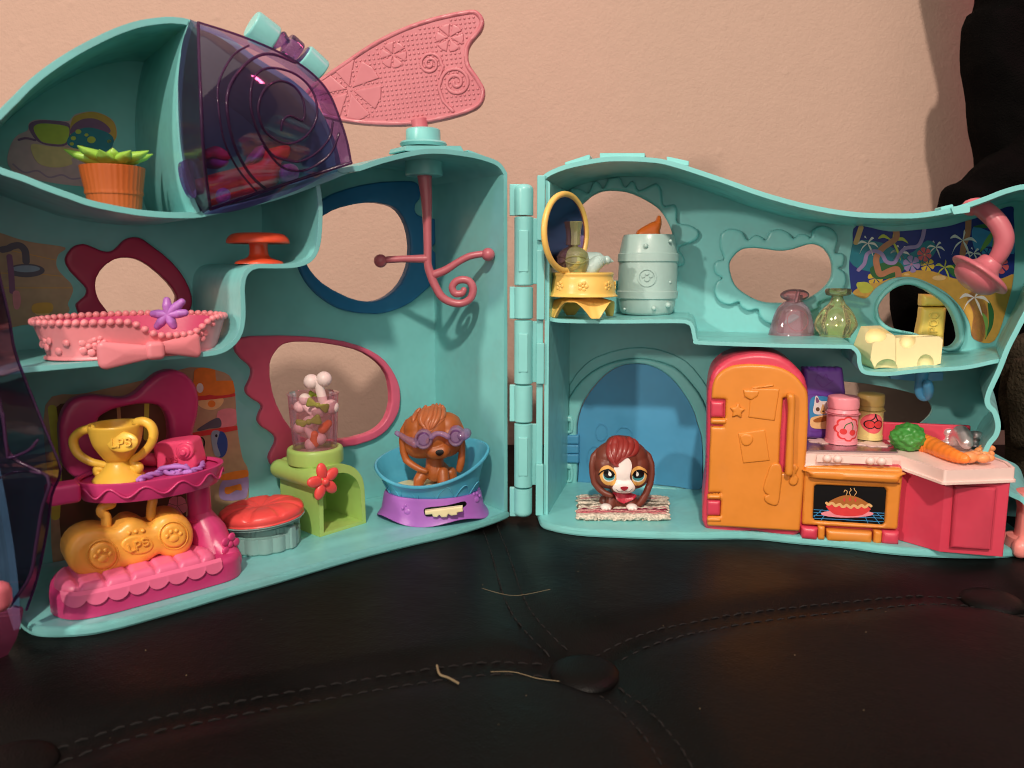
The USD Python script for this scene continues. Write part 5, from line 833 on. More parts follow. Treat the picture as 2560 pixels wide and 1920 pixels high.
# left: tan dog with goggles in the basin
LT = Loc(FC, float((lambda d: (C0 + d * (41.3 / d[1])))(ray(q('J', (580, 1060))))[0]), 41.3, zf + zb_ + .24)
z_ = 'J'
tT, mT = doggy(LT, 'J', 'dog_tan', 'toy_dog', 'tan toy dog wearing purple goggles and sitting in the blue basin',
    [[(565, 420, .15, 1.15), (565, 520, .1, 1.2)], [(400, 500, -.1, .72), (740, 480, -.1, .72)], [(440, 600, -.1, .68), (700, 570, -.1, .68)], [(590, 650, -.75, .42), (690, 640, -.75, .42)], [(600, 650, -.3, .5), (690, 640, -.3, .5)], [(560, 330, .2, .75), (565, 450, .1, 1.1)], [(400, 430, .12, .84), (720, 410, .12, .84)], [(380, 520, .0, .76), (750, 500, .0, .76)], [(400, 600, -.05, .78), (730, 580, -.05, .78)]],
    [[(270, 350, .25, .17), (225, 450, .05, .21), (215, 560, 0, .21), (225, 680, -.05, .2), (260, 780, -.1, .2), (340, 830, -.25, .19), (420, 870, -.35, .18), (490, 890, -.4, .14)], [(830, 320, .3, .16), (880, 430, .1, .2), (895, 560, .0, .2), (900, 700, -.1, .19), (890, 800, -.15, .21), (872, 880, -.15, .2)]],
    [[(580, 740, .25, .48), (580, 850, .25, .5), (580, 930, .2, .55)], [(600, 930, .6, .6), (620, 980, 1.0, .62)], [(680, 920, -.1, .33), (690, 1020, -.3, .34), (690, 1080, -.45, .26)], [(450, 940, .0, .34), (410, 1000, -.2, .32), (400, 1060, -.3, .25)], [(760, 960, .5, .35), (780, 1040, .4, .25)]])
h_ = [[(560, 165), (540, 260), (510, 330), (540, 400)], [(470, 180), (440, 260), (440, 320), (520, 400)], [(640, 165), (640, 260), (600, 340), (550, 400)], [(400, 210), (360, 270), (345, 330)], [(670, 180), (690, 250), (660, 300)], [(600, 160), (600, 260), (570, 350), (545, 400)]]
hl = tT.part('forelock', drape(mT, g(LT, 'J', [(400, 250), (440, 185), (540, 160), (640, 160), (710, 215), (700, 290), (640, 340), (560, 410), (500, 400), (440, 350), (410, 310)], 4), .05, .07), 'dog_hair', smooth=70)
for h in h_:
    p2 = smooth_line(LT.ps('J', h), 6, False); o = np.c_[p2[:, 0], np.full(len(p2), -50.), p2[:, 1]]; loc, ri, ti = mT.ray.intersects_location(o, np.tile([0, 1., 0], (len(o), 1)), multiple_hits=False); y = np.full(len(p2), .3); y[ri] = loc[:, 1]; k_ = np.linspace(0, 1, len(p2))
    tT.part('hair_lock', tube(np.c_[p2[:, 0], y, p2[:, 1]], .15 * np.sin(np.pi * np.clip(k_ * .85 + .14, 0, 1)) ** .8 + .03, 12, True, 1, .8), 'dog_hair', hl, smooth=60)
tT.part('nose', drape(mT, g(LT, 'J', [(618, 635), (640, 615), (680, 610), (708, 622), (700, 650), (665, 668), (635, 660)], 4), .07, .04), 'nose_black', smooth=70)
# goggles: a thing the dog wears
tG = LT.thing('toy_goggles', 'see-through purple toy goggles over the eyes of the tan dog', 'goggles')
for c, r in (((455, 550), (108, 115)), ((825, 520), (98, 112))):
    yb = -1.28; oo = LT.ell('J', c, r[0], r[1], yb, 36); ii_ = LT.ell('J', c, r[0] * .66, r[1] * .66, yb, 36); ri_ = tG.part('rim', up(puff(oo.difference(ii_), .14, .55, .09), yb + .05), 'goggle', smooth=50); tG.part('lens', up(puff(ii_.buffer(.02), .1, .05, .1), yb + .18), 'goggle', ri_, smooth=50)
tG.part('bridge', tube([LT.p3('J', p, -1.28) for p in ((545, 520), (590, 485), (640, 478), (690, 490), (735, 515))], [.16, .15, .14, .15, .16], 10), 'goggle', smooth=60)
tG.part('strap', tube([LT.p3('J', (365, 590), -1.1), LT.p3('J', (290, 560), -.7), LT.p3('J', (220, 515), -.3), LT.p3('J', (150, 475), .1)], [.26, .22, .17, .15], 10), 'goggle', smooth=60); tG.part('strap', tube([LT.p3('J', (905, 500), -1.1), LT.p3('J', (940, 480), -.7), LT.p3('J', (955, 470), .0)], [.3, .3, .26], 10), 'goggle', smooth=60)

# --- rag mat: woven yarns, each a row
x0, x1 = 3.5, 8.5; tM = Thing('rag_mat', 'small fringed rag mat woven of cream, pink and grey yarn', 'mat', (6.1, 42.4, zf))
cols = ['yarn_cream', 'yarn_cream', 'yarn_cream', 'yarn_pink', 'yarn_rose', 'yarn_pink', 'yarn_wine', 'yarn_cream', 'yarn_pink', 'yarn_cream', 'yarn_grey', 'yarn_cream', 'yarn_cream', 'yarn_grey', 'yarn_cream', 'yarn_cream', 'yarn_pink', 'yarn_cream', 'yarn_cream']
for k, h in dict(cream='e8dccb', pink='d8a09c', rose='c96f78', wine='8e3048', grey='7d7468').items():
    c = lin(h); M['yarn_' + k] = usdkit.material(stage, '/World/Looks/yarn_' + k, {'tc': ('texture_coordinate', {}), 'n': ('noise_texture', {'scale': 700.0, 'detail': 4.0}), 'cr': ('rgb_ramp', {'ramp': [(.3, tuple(c * .55)), (.7, tuple(np.minimum(1, c * 1.15)))]}), 'bp': ('bump', {'strength': .9, 'distance': .002}), 'p': ('principled_bsdf', {'roughness': .95, 'specular_ior_level': .1})}, [('tc.object', 'n.vector'), ('n.fac', 'cr.fac'), ('n.fac', 'bp.height'), ('bp.normal', 'p.normal'), ('cr.color', 'p.base_color')], surface='p.BSDF')
for k, cn in enumerate(cols):
    f = k / (len(cols) - 1); y = 40.35 + f * 3.9; xa, xb = 3.62 + f * .45 + RNG.uniform(-.08, .08), 8.35 + f * .7 + RNG.uniform(-.08, .08); n_ = 60; xs = np.linspace(xa, xb, n_)
    nz = meshkit.noise(np.c_[xs * 3, np.full(n_, k * 3.1), np.zeros(n_)], 2) - .5; nr = meshkit.noise(np.c_[xs * 6.5, np.full(n_, k * 7.7), np.zeros(n_)], 9)
    p = np.c_[xs, y + .10 * nz + .05 * np.sin(xs * 1.4), zf + .13 + .05 * np.sin(xs * 2.0 + k) * .5 + .05 * nz + (.06 if k == 0 else 0)]
    tM.partw('yarn', tube(p, .09 + .055 * nr + (.05 if k in (0, 1) else 0), 7, True, 1), cn, smooth=60)
fr_ = []
for k in range(150):
    s_ = RNG.integers(0, 4); f = RNG.uniform(0, 1); c = [(3.6 + f * 4.8, 40.28), (3.55 + f * .5, 40.3 + f * 4), (8.4 + f * .7, 40.3 + f * 4), (4 + f * 5, 44.3)][s_]; r = RNG.uniform(.05, .13); fr_.append(ball((c[0] + RNG.normal(0, .06), c[1] + RNG.normal(0, .06), zf + r * .7 + RNG.uniform(0, .12)), (r * RNG.uniform(.8, 1.6), r, r * .8), 1))
tM.partw('fringe', cat(*fr_), 'yarn_cream', kind='stuff', smooth=60)
# --- upper right shelf: vanity, perfume, brush, barrel
zs = FR.px('F', (1260, 691), .3)[1] + .1
c = FR.w(2.25, 1.45, 0); c = C0 + ray(q('R', (570, 1300))) * (c[1] / ray(q('R', (570, 1300)))[1]); L = Loc(FC, c[0], c[1], zs); t = L.thing('vanity_table', 'yellow round vanity table with splayed legs and an oval mirror', 'vanity table')
k_ = abs(L.p('R', (985, 1300))[0] - L.p('R', (165, 1300))[0]) / 2; pz = lambda y: L.p('R', (570, y))[1]
t.part('drum', lathe(round_prof([(0, pz(1330)), (k_ * .96, pz(1325)), (k_, pz(1300)), (k_ * .97, pz(1275)), (k_ * .94, pz(1180)), (k_ * .88, pz(1090)), (k_ * .9, pz(1060)), (k_ * .9, pz(1035)), (k_ * .84, pz(1030)), (k_ * .82, pz(1060)), (0, pz(1062))], 4), 56), 'vanity', smooth=50)
hs = pz(1330); t0_ = math.radians(-72)
def skirt(R, A, Z): q_ = 1 - Z; zb_ = hs * .8 * np.clip((.5 - .5 * np.cos(4 * (A - t0_))) * 1.25 - .12, 0, 1) ** .7; return R, A, hs - (hs - zb_) * np.clip(q_, 0, 1)
t.part('legs', lathe([(k_ * .50, 1.0), (k_ * .66, .75), (k_ * .8, .45), (k_ * .9, .18), (k_ * .95, .0), (k_ * .86, .0), (k_ * .8, .2), (k_ * .7, .45), (k_ * .56, .75), (k_ * .4, 1.0)], 96, fn=skirt), 'vanity', smooth=60)
for an in (-140, -95, -45, -5): a = math.radians(an); m = mv(up(flower_bump(.3, .06)), (0, 0, 0), rz=an + 90); t.part('star_relief', mv(m, (k_ * .95 * math.cos(a), k_ * .95 * math.sin(a), pz(1190))), 'vanity', smooth=60)
mc = L.p3('R', (365, 545), -1.05); th = np.arange(40) / 40 * 2 * np.pi; rx_, rz2 = abs(L.p('R', (20, 560))[0] - L.p('R', (712, 560))[0]) / 2 * 1.45, abs(L.p('R', (365, 55))[1] - L.p('R', (365, 1030))[1]) / 2
def tilt(m): return mv(mv(mv(m, ry=5), rz=54), mc)
rg = np.c_[np.cos(np.r_[th, th[0]]) * (rx_ - .14), np.zeros(41), np.sin(np.r_[th, th[0]]) * (rz2 - .14)]
t.part('mirror_frame', tilt(tube(rg, .16, 12, False, 1)), 'vanity', smooth=60); t.part('mirror', tilt(up(ext(Polygon(np.c_[np.cos(th) * (rx_ - .14), np.sin(th) * (rz2 - .14)]), -.06, .02), 0)), 'mirror'); t.part('mirror_stem', tilt(hull((.35, .1, -rz2 + .1, .3), (.75, .1, -rz2 - .25, .3))), 'vanity', smooth=60)
zt = zs + pz(1050)
c = L.p3('R', (475, 880), -.55); b = Thing('perfume_bottle', 'olive green see-through perfume bottle with tall flared stopper on the yellow vanity', 'perfume bottle', L.loc + [c[0], c[1], pz(1050)], group='perfume bottles on the right shelves')
r_ = abs(L.p('R', (305, 880), -.5)[0] - L.p('R', (648, 880), -.5)[0]) / 2; hz = lambda y: L.p('R', (475, y), -.5)[1] - pz(1050)
b.part('bottle', lathe(round_prof([(0, 0), (r_ * .66, 0), (r_ * .78, .08), (r_ * .98, hz(930)), (r_, hz(880)), (r_ * .88, hz(790)), (r_ * .5, hz(735)), (.17, hz(715)), (.16, hz(690)), (0, hz(690))], 4), 40), 'olive_glass', smooth=60)
b.part('stopper', lathe([(0, hz(700)), (.29, hz(695)), (.27, hz(600)), (.3, hz(520)), (.40, hz(415)), (.34, hz(408)), (0, hz(425))], 10), 'olive_glass', smooth=20)
b.part('label_relief', mv(tube([(math.cos(a) * .55, -r_ * math.sqrt(max(.1, 1 - (.55 * math.cos(a) / r_) ** 2)), hz(880) + .2 * math.sin(a)) for a in np.linspace(0, 6.283, 30)], .035, 6, False, 1)), 'olive_glass')
br = Thing('hair_brush', 'pale grey blue toy brush with ribbed cone, lying behind the perfume bottle', 'brush', L.loc + [0, 0, pz(1050)]); bl = lambda p, y: L.p3('R', p, y) - [0, 0, pz(1050)]
br.part('barrel', hull((*bl((190, 870), .25), .42), (*bl((330, 890), .25), .45), (*bl((740, 880), .35), .44)), 'grey_blue', smooth=60)
br.part('cone', tube([bl((660, 990), -.3), bl((720, 930), -.2), bl((780, 890), -.1), bl((830, 880), 0)], [.42, .4, .34, .24], 16), 'grey_blue', smooth=60)
for k in range(5): br.part('rib', orient(lathe([(.0, -.04), (.4 - k * .03, -.04), (.43 - k * .03, 0), (.4 - k * .03, .04), (0, .04)], 20), (1, .1, .55), bl((690 + k * 28, 955 - k * 18), -.2)), 'grey_blue')
br.part('tip', cat(ball(bl((862, 880), 0), .24, 2), hull((*bl((900, 885), 0), .12), (*bl((938, 895), 0), .04))), 'grey_blue', smooth=60)
c = onz('R', (1360, 1545), zs); L = Loc(FC, c[0], c[1] + 1.0, zs); t = L.thing('barrel', 'pale grey blue toy barrel with two hoops and a round paw emblem', 'barrel')
pz = lambda y: L.p('R', (1360, y), 0)[1]; R_ = abs(L.p('R', (1000, 1050))[0] - L.p('R', (1722, 1050))[0]) / 2; x_ = L.p('R', (1361, 1050))[0]; f_ = lambda y: np.interp(y, [575, 680, 800, 1050, 1300, 1450, 1560], [.845, .92, .97, 1.0, .985, .94, .83]); prof = [(0, 0), (R_ * .8, 0), (R_ * .83, .05)]
for y in (1500, 1420, 1350): prof.append((R_ * f_(y) - .02, pz(y)))
prof += [(R_ * .985 + .05, pz(1340)), (R_ * .99 + .06, pz(1260)), (R_ - .02, pz(1248))] + [(R_ * f_(y) - .02, pz(y)) for y in (1150, 1050, 950, 910)] + [(R_ * .985 + .05, pz(893)), (R_ * .97 + .06, pz(805)), (R_ * .97 - .02, pz(795))] + [(R_ * f_(y) - .02, pz(y)) for y in (730, 650, 595)] + [(R_ * .82, pz(572)), (R_ * .74, pz(572)), (R_ * .72, pz(620)), (0, pz(640))]
bd_ = mv(lathe(prof, 72), (x_, 0, 0)); t.part('barrel_body', bd_, 'barrel', smooth=42)
gx_ = L.ell('R', (1357, 1092), 106, 112, -R_); em = t.part('emblem', drape(bd_, gx_.difference(gx_.buffer(-.08)), .07, .06), 'barrel'); gi = L.p('R', (1357, 1085), -R_)
for dx, dz, r in ((0, -.1, .14), (-.2, .06, .09), (.0, .2, .09), (.2, .06, .09)): t.part('paw_dot', drape(bd_, Point(gi[0] + dx, gi[1] + dz).buffer(r), .08, .05), 'barrel', em)
for p, r in (((1337, 705), .13), ((1435, 1465), .13), ((1100, 1485), .09), ((1645, 1150), .1), ((1650, 645), .1), ((1620, 1430), .16)): x, z = L.p('R', p, -R_ * .9); t.part('rivet', ball((x, -math.sqrt(max(.02, (R_ * .97) ** 2 - (x - x_) ** 2)), z), (r, r, r), 2), 'barrel', smooth=True)
L2 = Loc(FC, *(L.loc + [0, 0, pz(640)])); L2 = Loc(FC, L.loc[0], L.loc[1], zs + pz(625)); t = L2.thing('orange_piece', 'orange beak shaped toy piece resting in the open top of the barrel', 'toy piece')
t.part('piece', L2.puff('R', [(1228, 620), (1232, 545), (1245, 515), (1300, 478), (1400, 420), (1465, 398), (1488, 345), (1508, 333), (1528, 365), (1532, 450), (1510, 530), (1512, 620)], -.2, .3, .35, 3), 'orange', smooth=60)
# --- middle right shelf: two perfume bottles
zm = FR.px('F', (1700, 748), .3)[1] + .1
c = onz('G', (650, 1080), zm); L = Loc(FC, c[0], c[1] + .55, zm); t = L.thing('perfume_bottle', 'pink see-through perfume bottle with round grooved stopper', 'perfume bottle', group='perfume bottles on the right shelves'); X = lambda p, y=0: L.p('G', p, y)
k_ = abs(X((498, 1050))[0] - X((800, 1050))[0]) / 2; x_ = X((649, 1000))[0]; hz = lambda y: X((650, y))[1]
t.part('bottle', mv(lathe(round_prof([(0, 0), (k_ * .96, 0), (k_, .12), (k_ * .9, hz(980)), (k_ * .72, hz(900)), (k_ * .5, hz(862)), (k_ * .36, hz(845)), (0, hz(842))], 4), 48, 1, .72), (x_, 0, 0)), 'pink_glass', smooth=60)
t.part('stopper', cat(mv(ball((0, 0, 0), (k_ * .64, .42, .36), 3), (x_ + .05, 0, hz(803))), mv(lathe([(0, 0), (k_ * .34, 0), (k_ * .34, .42), (0, .42)], 24), (x_ + .05, 0, hz(850)))), 'pink_glass', smooth=60); t.part('stopper_groove', tube([(x_ + .0 + .1 * s_, -.40, hz(840) + .5 * s_) for s_ in (0, .5, 1)], .12, 8), 'pink_glass')
ec = X((687, 975), -.7); t.part('ring_relief', tube([(ec[0] + .58 * math.cos(a), -.66 + .12 * math.sin(a), ec[1] + .58 * math.sin(a)) for a in np.linspace(0, 6.283, 30)], .035, 6, False, 1), 'pink_glass')
c = onz('G', (940, 1092), zm); L = Loc(FC, c[0], c[1] + .6, zm); t = L.thing('perfume_bottle', 'yellow green see-through fluted perfume bottle with wide flat rim', 'perfume bottle', group='perfume bottles on the right shelves'); X = lambda p, y=0: L.p('G', p, y); k_ = abs(X((805, 1000))[0] - X((1075, 1000))[0]) / 2; x_ = X((942, 1000))[0]; hz = lambda y: X((940, y))[1]
t.part('bottle', mv(lathe(round_prof([(0, 0), (k_ * .68, 0), (k_ * .74, .1), (k_ * .98, hz(1020)), (k_, hz(985)), (k_ * .75, hz(910)), (k_ * .4, hz(860)), (k_ * .27, hz(820)), (k_ * .28, hz(805)), (0, hz(800))], 5), 64, fn=lambda R, A, Z: (R * (1 + .05 * np.cos(A * 8) * np.clip((hz(880) - Z) / .5, 0, 1)), A, Z)), (x_, 0, 0)), 'lime_glass', smooth=60)
t.part('rim', mv(lathe(round_prof([(0, hz(808)), (k_ * .5, hz(806)), (k_ * .61, hz(785)), (k_ * .6, hz(765)), (k_ * .5, hz(758)), (k_ * .28, hz(772)), (0, hz(780))], 4), 40), (x_ + .03, 0, 0)), 'lime_glass', smooth=60)
# --- lower right shelf: cheese and shampoo
zl = FR.px('F', (1930, 808), .3)[1] + .1
c = onz('G', (1210, 1303), zl); L = Loc(FR, float((c - FR.o) @ FR.a), float((c - FR.o) @ FR.n) + .02, zl); t = L.thing('cheese', 'wedge of pale yellow toy cheese with round holes', 'toy cheese')
pl = [(1120, 1185), (1145, 1290), (1215, 1310), (1400, 1300), (1590, 1285), (1650, 1265), (1665, 1105), (1640, 1078), (1560, 1072), (1345, 1085), (1335, 1070), (1250, 1055), (1190, 1140), (1175, 1235), (1130, 1200)]
fr0 = L.poly('G', [(1180, 1235), (1215, 1310), (1400, 1300), (1590, 1285), (1652, 1265), (1667, 1105), (1640, 1082), (1345, 1090), (1340, 1072), (1250, 1055), (1190, 1140)], 0, 0); bk0 = L.poly('G', [(1062, 1130), (1090, 1250), (1130, 1285), (1400, 1285), (1660, 1255), (1668, 1100), (1640, 1075), (1390, 1060), (1240, 1010), (1112, 1012)], 1.6, 0)
def hull3(*pts): return m3.Manifold.hull_points([tuple(map(float, p)) for p in pts])
fpt = [(x, 0, z) for x, z in L.ps('G', [(1175, 1240), (1212, 1305), (1345, 1303), (1345, 1090), (1335, 1072), (1250, 1055), (1190, 1140)], 0)]; bpt = [(x, 1.7, z) for x, z in L.ps('G', [(1062, 1140), (1100, 1262), (1350, 1262), (1345, 1085), (1240, 1008), (1112, 1012)], 1.7)]
A1 = hull3(*fpt, *bpt); fpt = [(x, .1, z) for x, z in L.ps('G', [(1300, 1303), (1590, 1286), (1650, 1265), (1666, 1105), (1640, 1082), (1345, 1092), (1300, 1095)], .1)]; bpt = [(x, 1.7, z) for x, z in L.ps('G', [(1300, 1262), (1640, 1245), (1665, 1090), (1560, 1070), (1345, 1072), (1300, 1080)], 1.7)]
ch = A1 + hull3(*fpt, *bpt)
for p, y, r, s_ in (((1290, 1305), -.1, .56, (1, 1, .95)), ((1555, 1265), -.1, .40, (1, 1.3, 1.2)), ((1430, 1110), .0, .42, (.9, 1, 1)), ((1215, 1075), .5, .62, (1, 1, .8)), ((1480, 1075), 1.0, .5, (1.4, 1, .5)), ((1120, 1270), .4, .3, (1, 1, 1.2))): x, z = L.p('G', p, y); ch = ch - m3.Manifold.sphere(r, 28).scale(s_).translate([x, y, z])
t.part('block', ch.to_mesh() and (lambda m: trimesh.Trimesh(m.vert_properties[:, :3], m.tri_verts))(ch.to_mesh()), 'cheese', smooth=30)
c = onz('G', (1590, 1235), zl); L = Loc(FR, float((c - FR.o) @ FR.a), float((c - FR.o) @ FR.n) + 1.3, zl); t = L.thing('shampoo_bottle', 'flat yellow shampoo bottle with raised lettering behind the cheese', 'shampoo bottle'); z0 = 0
bm_ = L.puff('G', [(1520, 885), (1690, 885), (1683, 960), (1672, 1060), (1670, 1240), (1478, 1240), (1478, 1150), (1495, 1040), (1512, 960)], 0, .22, .7, 1, .15); t.part('bottle', bm_, 'shampoo', smooth=50); t.part('cap', L.puff('G', [(1522, 797), (1692, 800), (1690, 878), (1518, 878)], -.02, .22, .74, 1, .15), 'shampoo', smooth=50)
x, z = L.p('G', (1600, 912), 0); tm = text('SHAMPOO', .42, .1); tm = mv(tm, (-tm.bounds[1][0], 0, 0), rz=0); tm.apply_transform(trimesh.transformations.rotation_matrix(math.pi / 2, [0, 0, 1])); t.part('lettering', mv(up(tm), (x + .0, -.19, z)), 'shampoo')

# --- the kitchen: fridge, oven, cupboard
LK = Loc(FR, 8.8, -.4, zf); t = tK = LK.thing('toy_kitchen', 'orange fridge and oven joined to a raspberry red cupboard with pink worktop', 'toy kitchen'); Hh = lambda ps, y=0, n=0: LK.poly('H', ps, y, n)
dz0 = -zf + .02
body = poly(LK.ps('H', [(62, 1245), (66, 900), (72, 500), (80, 300), (115, 180), (210, 100), (330, 66), (470, 62), (590, 92), (690, 165), (745, 260), (758, 400), (745, 800), (712, 1268), (400, 1262)], .25), 4); bm_ = up(puff(body, .25, 3.9, .3), .35); t.part('fridge_body', bm_, 'kitchen_red', smooth=50)
notch = unary_union([Hh(p) for p in ([(90, 368), (200, 372), (196, 498), (85, 495)], [(60, 1048), (168, 1050), (163, 1158), (60, 1155)], [(80, 540), (185, 545), (185, 556), (80, 553)], [(75, 1000), (168, 1002), (168, 1008), (75, 1006)])] + [LK.poly('H', [(588, 364), (620, 362), (618, 500), (598, 866), (560, 862), (570, 600)], 0, 0)])
dg = poly(LK.ps('H', [(75, 1218), (82, 1000), (92, 700), (103, 420), (108, 300), (140, 212), (220, 155), (320, 136), (450, 138), (560, 156), (660, 206), (728, 285), (755, 365), (752, 600), (730, 900), (700, 1258), (690, 1262), (400, 1245), (85, 1225)]), 3).buffer(-.08).buffer(.08)
dr = t.part('fridge_door', up(puff(dg.difference(notch), .14, .3, .16), 0), 'fridge', smooth=50)
for ps in ([(103, 385), (186, 390), (183, 492), (100, 488)], [(78, 1054), (162, 1056), (158, 1152), (76, 1150)]): t.part('door_hinge', up(puff(Hh(ps).buffer(.03), .16, .3, .1), -.0), 'kitchen_red', smooth=50)
for ps in ([(103, 502), (204, 506), (202, 534), (100, 532)], [(80, 1012), (168, 1014), (168, 1040), (78, 1038)], [(78, 1165), (168, 1170), (168, 1192), (76, 1188)]): t.part('hinge_barrel', up(puff(Hh(ps).buffer(.02), .12, .1, .1), -.1), 'fridge', dr, smooth=50)
def onf(ps, nm, h, n=0, y=-.14): t.part(nm, up(puff(LK.poly('H', ps, 0, n).buffer(.02), min(h, .08), .1, .1), y - h + min(h, .08)), 'fridge', dr, smooth=50)
onf([(372, 298), (560, 302), (527, 512), (354, 490)], 'note', .05); onf([(285, 600), (462, 573), (493, 780), (318, 798)], 'note', .05); onf([(375, 290), (520, 272), (522, 280), (380, 300)], 'note', .06); onf([(316, 306), (425, 312), (415, 350), (372, 376), (328, 352)], 'magnet', .09, 0)
st = [(278 + (50 if k % 2 == 0 else 28) * math.sin(k * math.pi / 5 + .1), 447 - (52 if k % 2 == 0 else 28) * math.cos(k * math.pi / 5 + .1)) for k in range(10)]; onf(st, 'star_magnet', .12)
onf([(300, 615), (330, 600), (370, 610), (384, 640), (365, 672), (330, 682), (305, 660)], 'magnet', .1, 4); onf([(508, 810), (560, 806), (576, 860), (566, 960), (550, 1072), (500, 1075), (465, 1050), (462, 1020), (490, 1010), (468, 1000), (455, 965), (475, 890)], 'mitt', .09, 3); onf([(640, 880), (632, 820), (660, 805), (685, 830), (668, 870), (685, 900), (676, 935), (650, 945), (625, 925)], 'magnet', .12, 4)
t.part('door_handle', up(puff(LK.poly('H', [(612, 345), (640, 332), (665, 350), (668, 420), (660, 600), (655, 840), (640, 885), (605, 880), (600, 840), (612, 600), (620, 430)], -.3, 4), .16, .25, .1), -.42), 'fridge', dr, smooth=60)
zc_b = LK.p('H', (1000, 815))[1]; xo0, xo1 = LK.p('H', (735, 1000))[0] - .05, LK.p('H', (1390, 1000))[0]
t.part('oven_body', box(xo1 - xo0 - .04, 3.8, zc_b + .0, ((xo0 + xo1) / 2, 2.2, (zc_b) / 2 + .02), .1), 'kitchen_red')
wn = LK.poly('H', [(806, 948), (1270, 966), (1284, 985), (1270, 1200), (1256, 1218), (800, 1190), (788, 1170), (797, 960)], 0, 0).buffer(-.06).buffer(.06); og = LK.poly('H', [(730, 815), (1385, 838), (1393, 848), (1390, 900), (1357, 1250), (720, 1216), (713, 1205)], 0, 0).buffer(-.1).buffer(.1)
od = t.part('oven_door', up(puff(og.difference(wn), .14, .3, .14), 0), 'fridge', smooth=50)
t.part('oven_handle', up(puff(LK.poly('H', [(752, 845), (1375, 868), (1380, 890), (1365, 930), (1340, 940), (800, 908), (772, 890), (755, 868)], -.3, 2), .26, .3, .12), -.28), 'fridge', od, smooth=60)
y0 = .02; op = t.part('oven_picture', up(ext(wn.buffer(.05), -.05, 0), y0), 'eye_black', od)
def pic(g, mt, k, nm='pie_print'): t.part(nm, up(ext(g.intersection(wn.buffer(-.02)), 0, .006), y0 - .004 * k), mt, op)
Hl = lambda ps, w, n=5: LineString(smooth_line(LK.ps('H', ps), n, False)).buffer(w / 2)
for ps in ([(795, 1118), (1280, 1142)], [(795, 1136), (1280, 1158)], [(795, 1155), (1280, 1176)], [(795, 1175), (1280, 1200)], [(850, 1118), (795, 1165)], [(890, 1120), (840, 1195)], [(1180, 1138), (1240, 1215)], [(1130, 1136), (1160, 1210)], [(1220, 1140), (1275, 1190)]): pic(Hl(ps, .028, 1), 'ink_sky', 1, 'rack_print')
E_ = lambda c, rx, ry: LK.ell('H', c, rx, ry)
pic(E_((1020, 1145), 178, 26), 'ink_rose', 2, 'plate_print'); pic(LK.poly('H', [(888, 1080), (1165, 1100), (1140, 1145), (1080, 1160), (980, 1158), (920, 1140)], 0, 3), 'ink_red', 3); pic(LK.poly('H', [(895, 1075), (940, 1040), (1010, 1020), (1080, 1030), (1140, 1060), (1170, 1090), (1030, 1095)], 0, 4), 'ink_pie', 4)
cr_ = [(880 + k * 15, 1072 + 8 * math.sin(k * 1.9) + k * .9 + 14 * math.sin(math.pi * k / 20)) for k in range(21)]; pic(Hl(cr_, .13, 4), 'ink_crust', 5, 'crust_print')
for c in ((1038, 1046), (1000, 1050), (1075, 1052)): pic(E_(c, 6, 13), 'ink_red', 6, 'slit_print')
for ps in ([(1012, 1020), (1020, 995), (1005, 985), (998, 998)], [(1042, 1020), (1035, 1000), (1046, 985), (1040, 972)], [(1068, 1022), (1082, 1000), (1070, 985), (1066, 972)]): pic(Hl(ps, .03), 'ink_crust', 6, 'steam_print')
for ps in ([(712, 1228), (818, 1236), (812, 1316), (710, 1306)], [(1257, 1258), (1365, 1264), (1360, 1348), (1252, 1342)]): t.part('oven_hinge', up(puff(Hh(ps).buffer(.03), .24, .4, .12), -.0), 'kitchen_red', smooth=60)
for ps in ([(880, 1250), (1182, 1268), (1178, 1336), (885, 1320)], [(824, 1222), (866, 1230), (862, 1316), (822, 1312)], [(1202, 1255), (1250, 1262), (1244, 1342), (1196, 1336)]): t.part('oven_hinge_barrel', up(puff(Hh(ps).buffer(.03), .2, .4, .1), -.02), 'fridge', od, smooth=60)
# cupboard, worktop
zt_ = float(FR.px('H', (740, 738), -.4)[1]); wl = lambda p, h: (lambda w: np.array([(w - LK.loc) @ FR.a, (w - LK.loc) @ FR.n]))(onz('H', p, h))
c0, c1_, c2, c3 = wl((1385, 1330), zf), wl((1642, 1403), zf), wl((2072, 1438), zf), None
back_y = 4.2; x_r = c2[0]; pc = Polygon([(xo1 - .02, 4.1), (xo1 - .02, .0), tuple(c0 + [-.15, .15]), tuple(c1_), tuple(c2), (x_r + .05, 3.3), (x_r - 1.2, 4.1)]).buffer(-.08).buffer(.08)
hb_ = zt_ - zf - .63; t.part('cupboard', ext(pc, .02, hb_), 'kitchen_red')
d2 = c2 - c1_; an = math.degrees(math.atan2(d2[1], d2[0])); w1 = LK.loc + FR.a * c1_[0] + FR.n * c1_[1]; wv_ = FR.a * d2[0] + FR.n * d2[1]; F2 = Frame((w1[0], w1[1]), -math.degrees(math.atan2(wv_[1], wv_[0])), 1)
gp = Polygon(F2.pts('H', [(1737, 948), (2018, 962), (1977, 1382), (1706, 1364)], 0)); pm = mv(slab(gp, .3, .14), (0, 0, -.06)); pm2 = to(F2.M @ np.diag([1, 1, -1, 1]), pm); t.partw('cupboard_door', pm2, 'kitchen_red', smooth=30)
top_pts = [wl(p, zt_) for p in ((735, 738), (1375, 750), (1680, 852), (2150, 835))]; tp = Polygon([tuple(top_pts[0]), tuple(top_pts[1]), tuple(top_pts[2]), tuple(top_pts[3]), (top_pts[3][0] + .1, top_pts[3][1] + 1.2), (top_pts[3][0] - 1.0, 4.2), (top_pts[0][0], 4.2)]).buffer(-.1).buffer(.12)
zc0 = zt_ - zf; tray_in = tp.buffer(-.16)
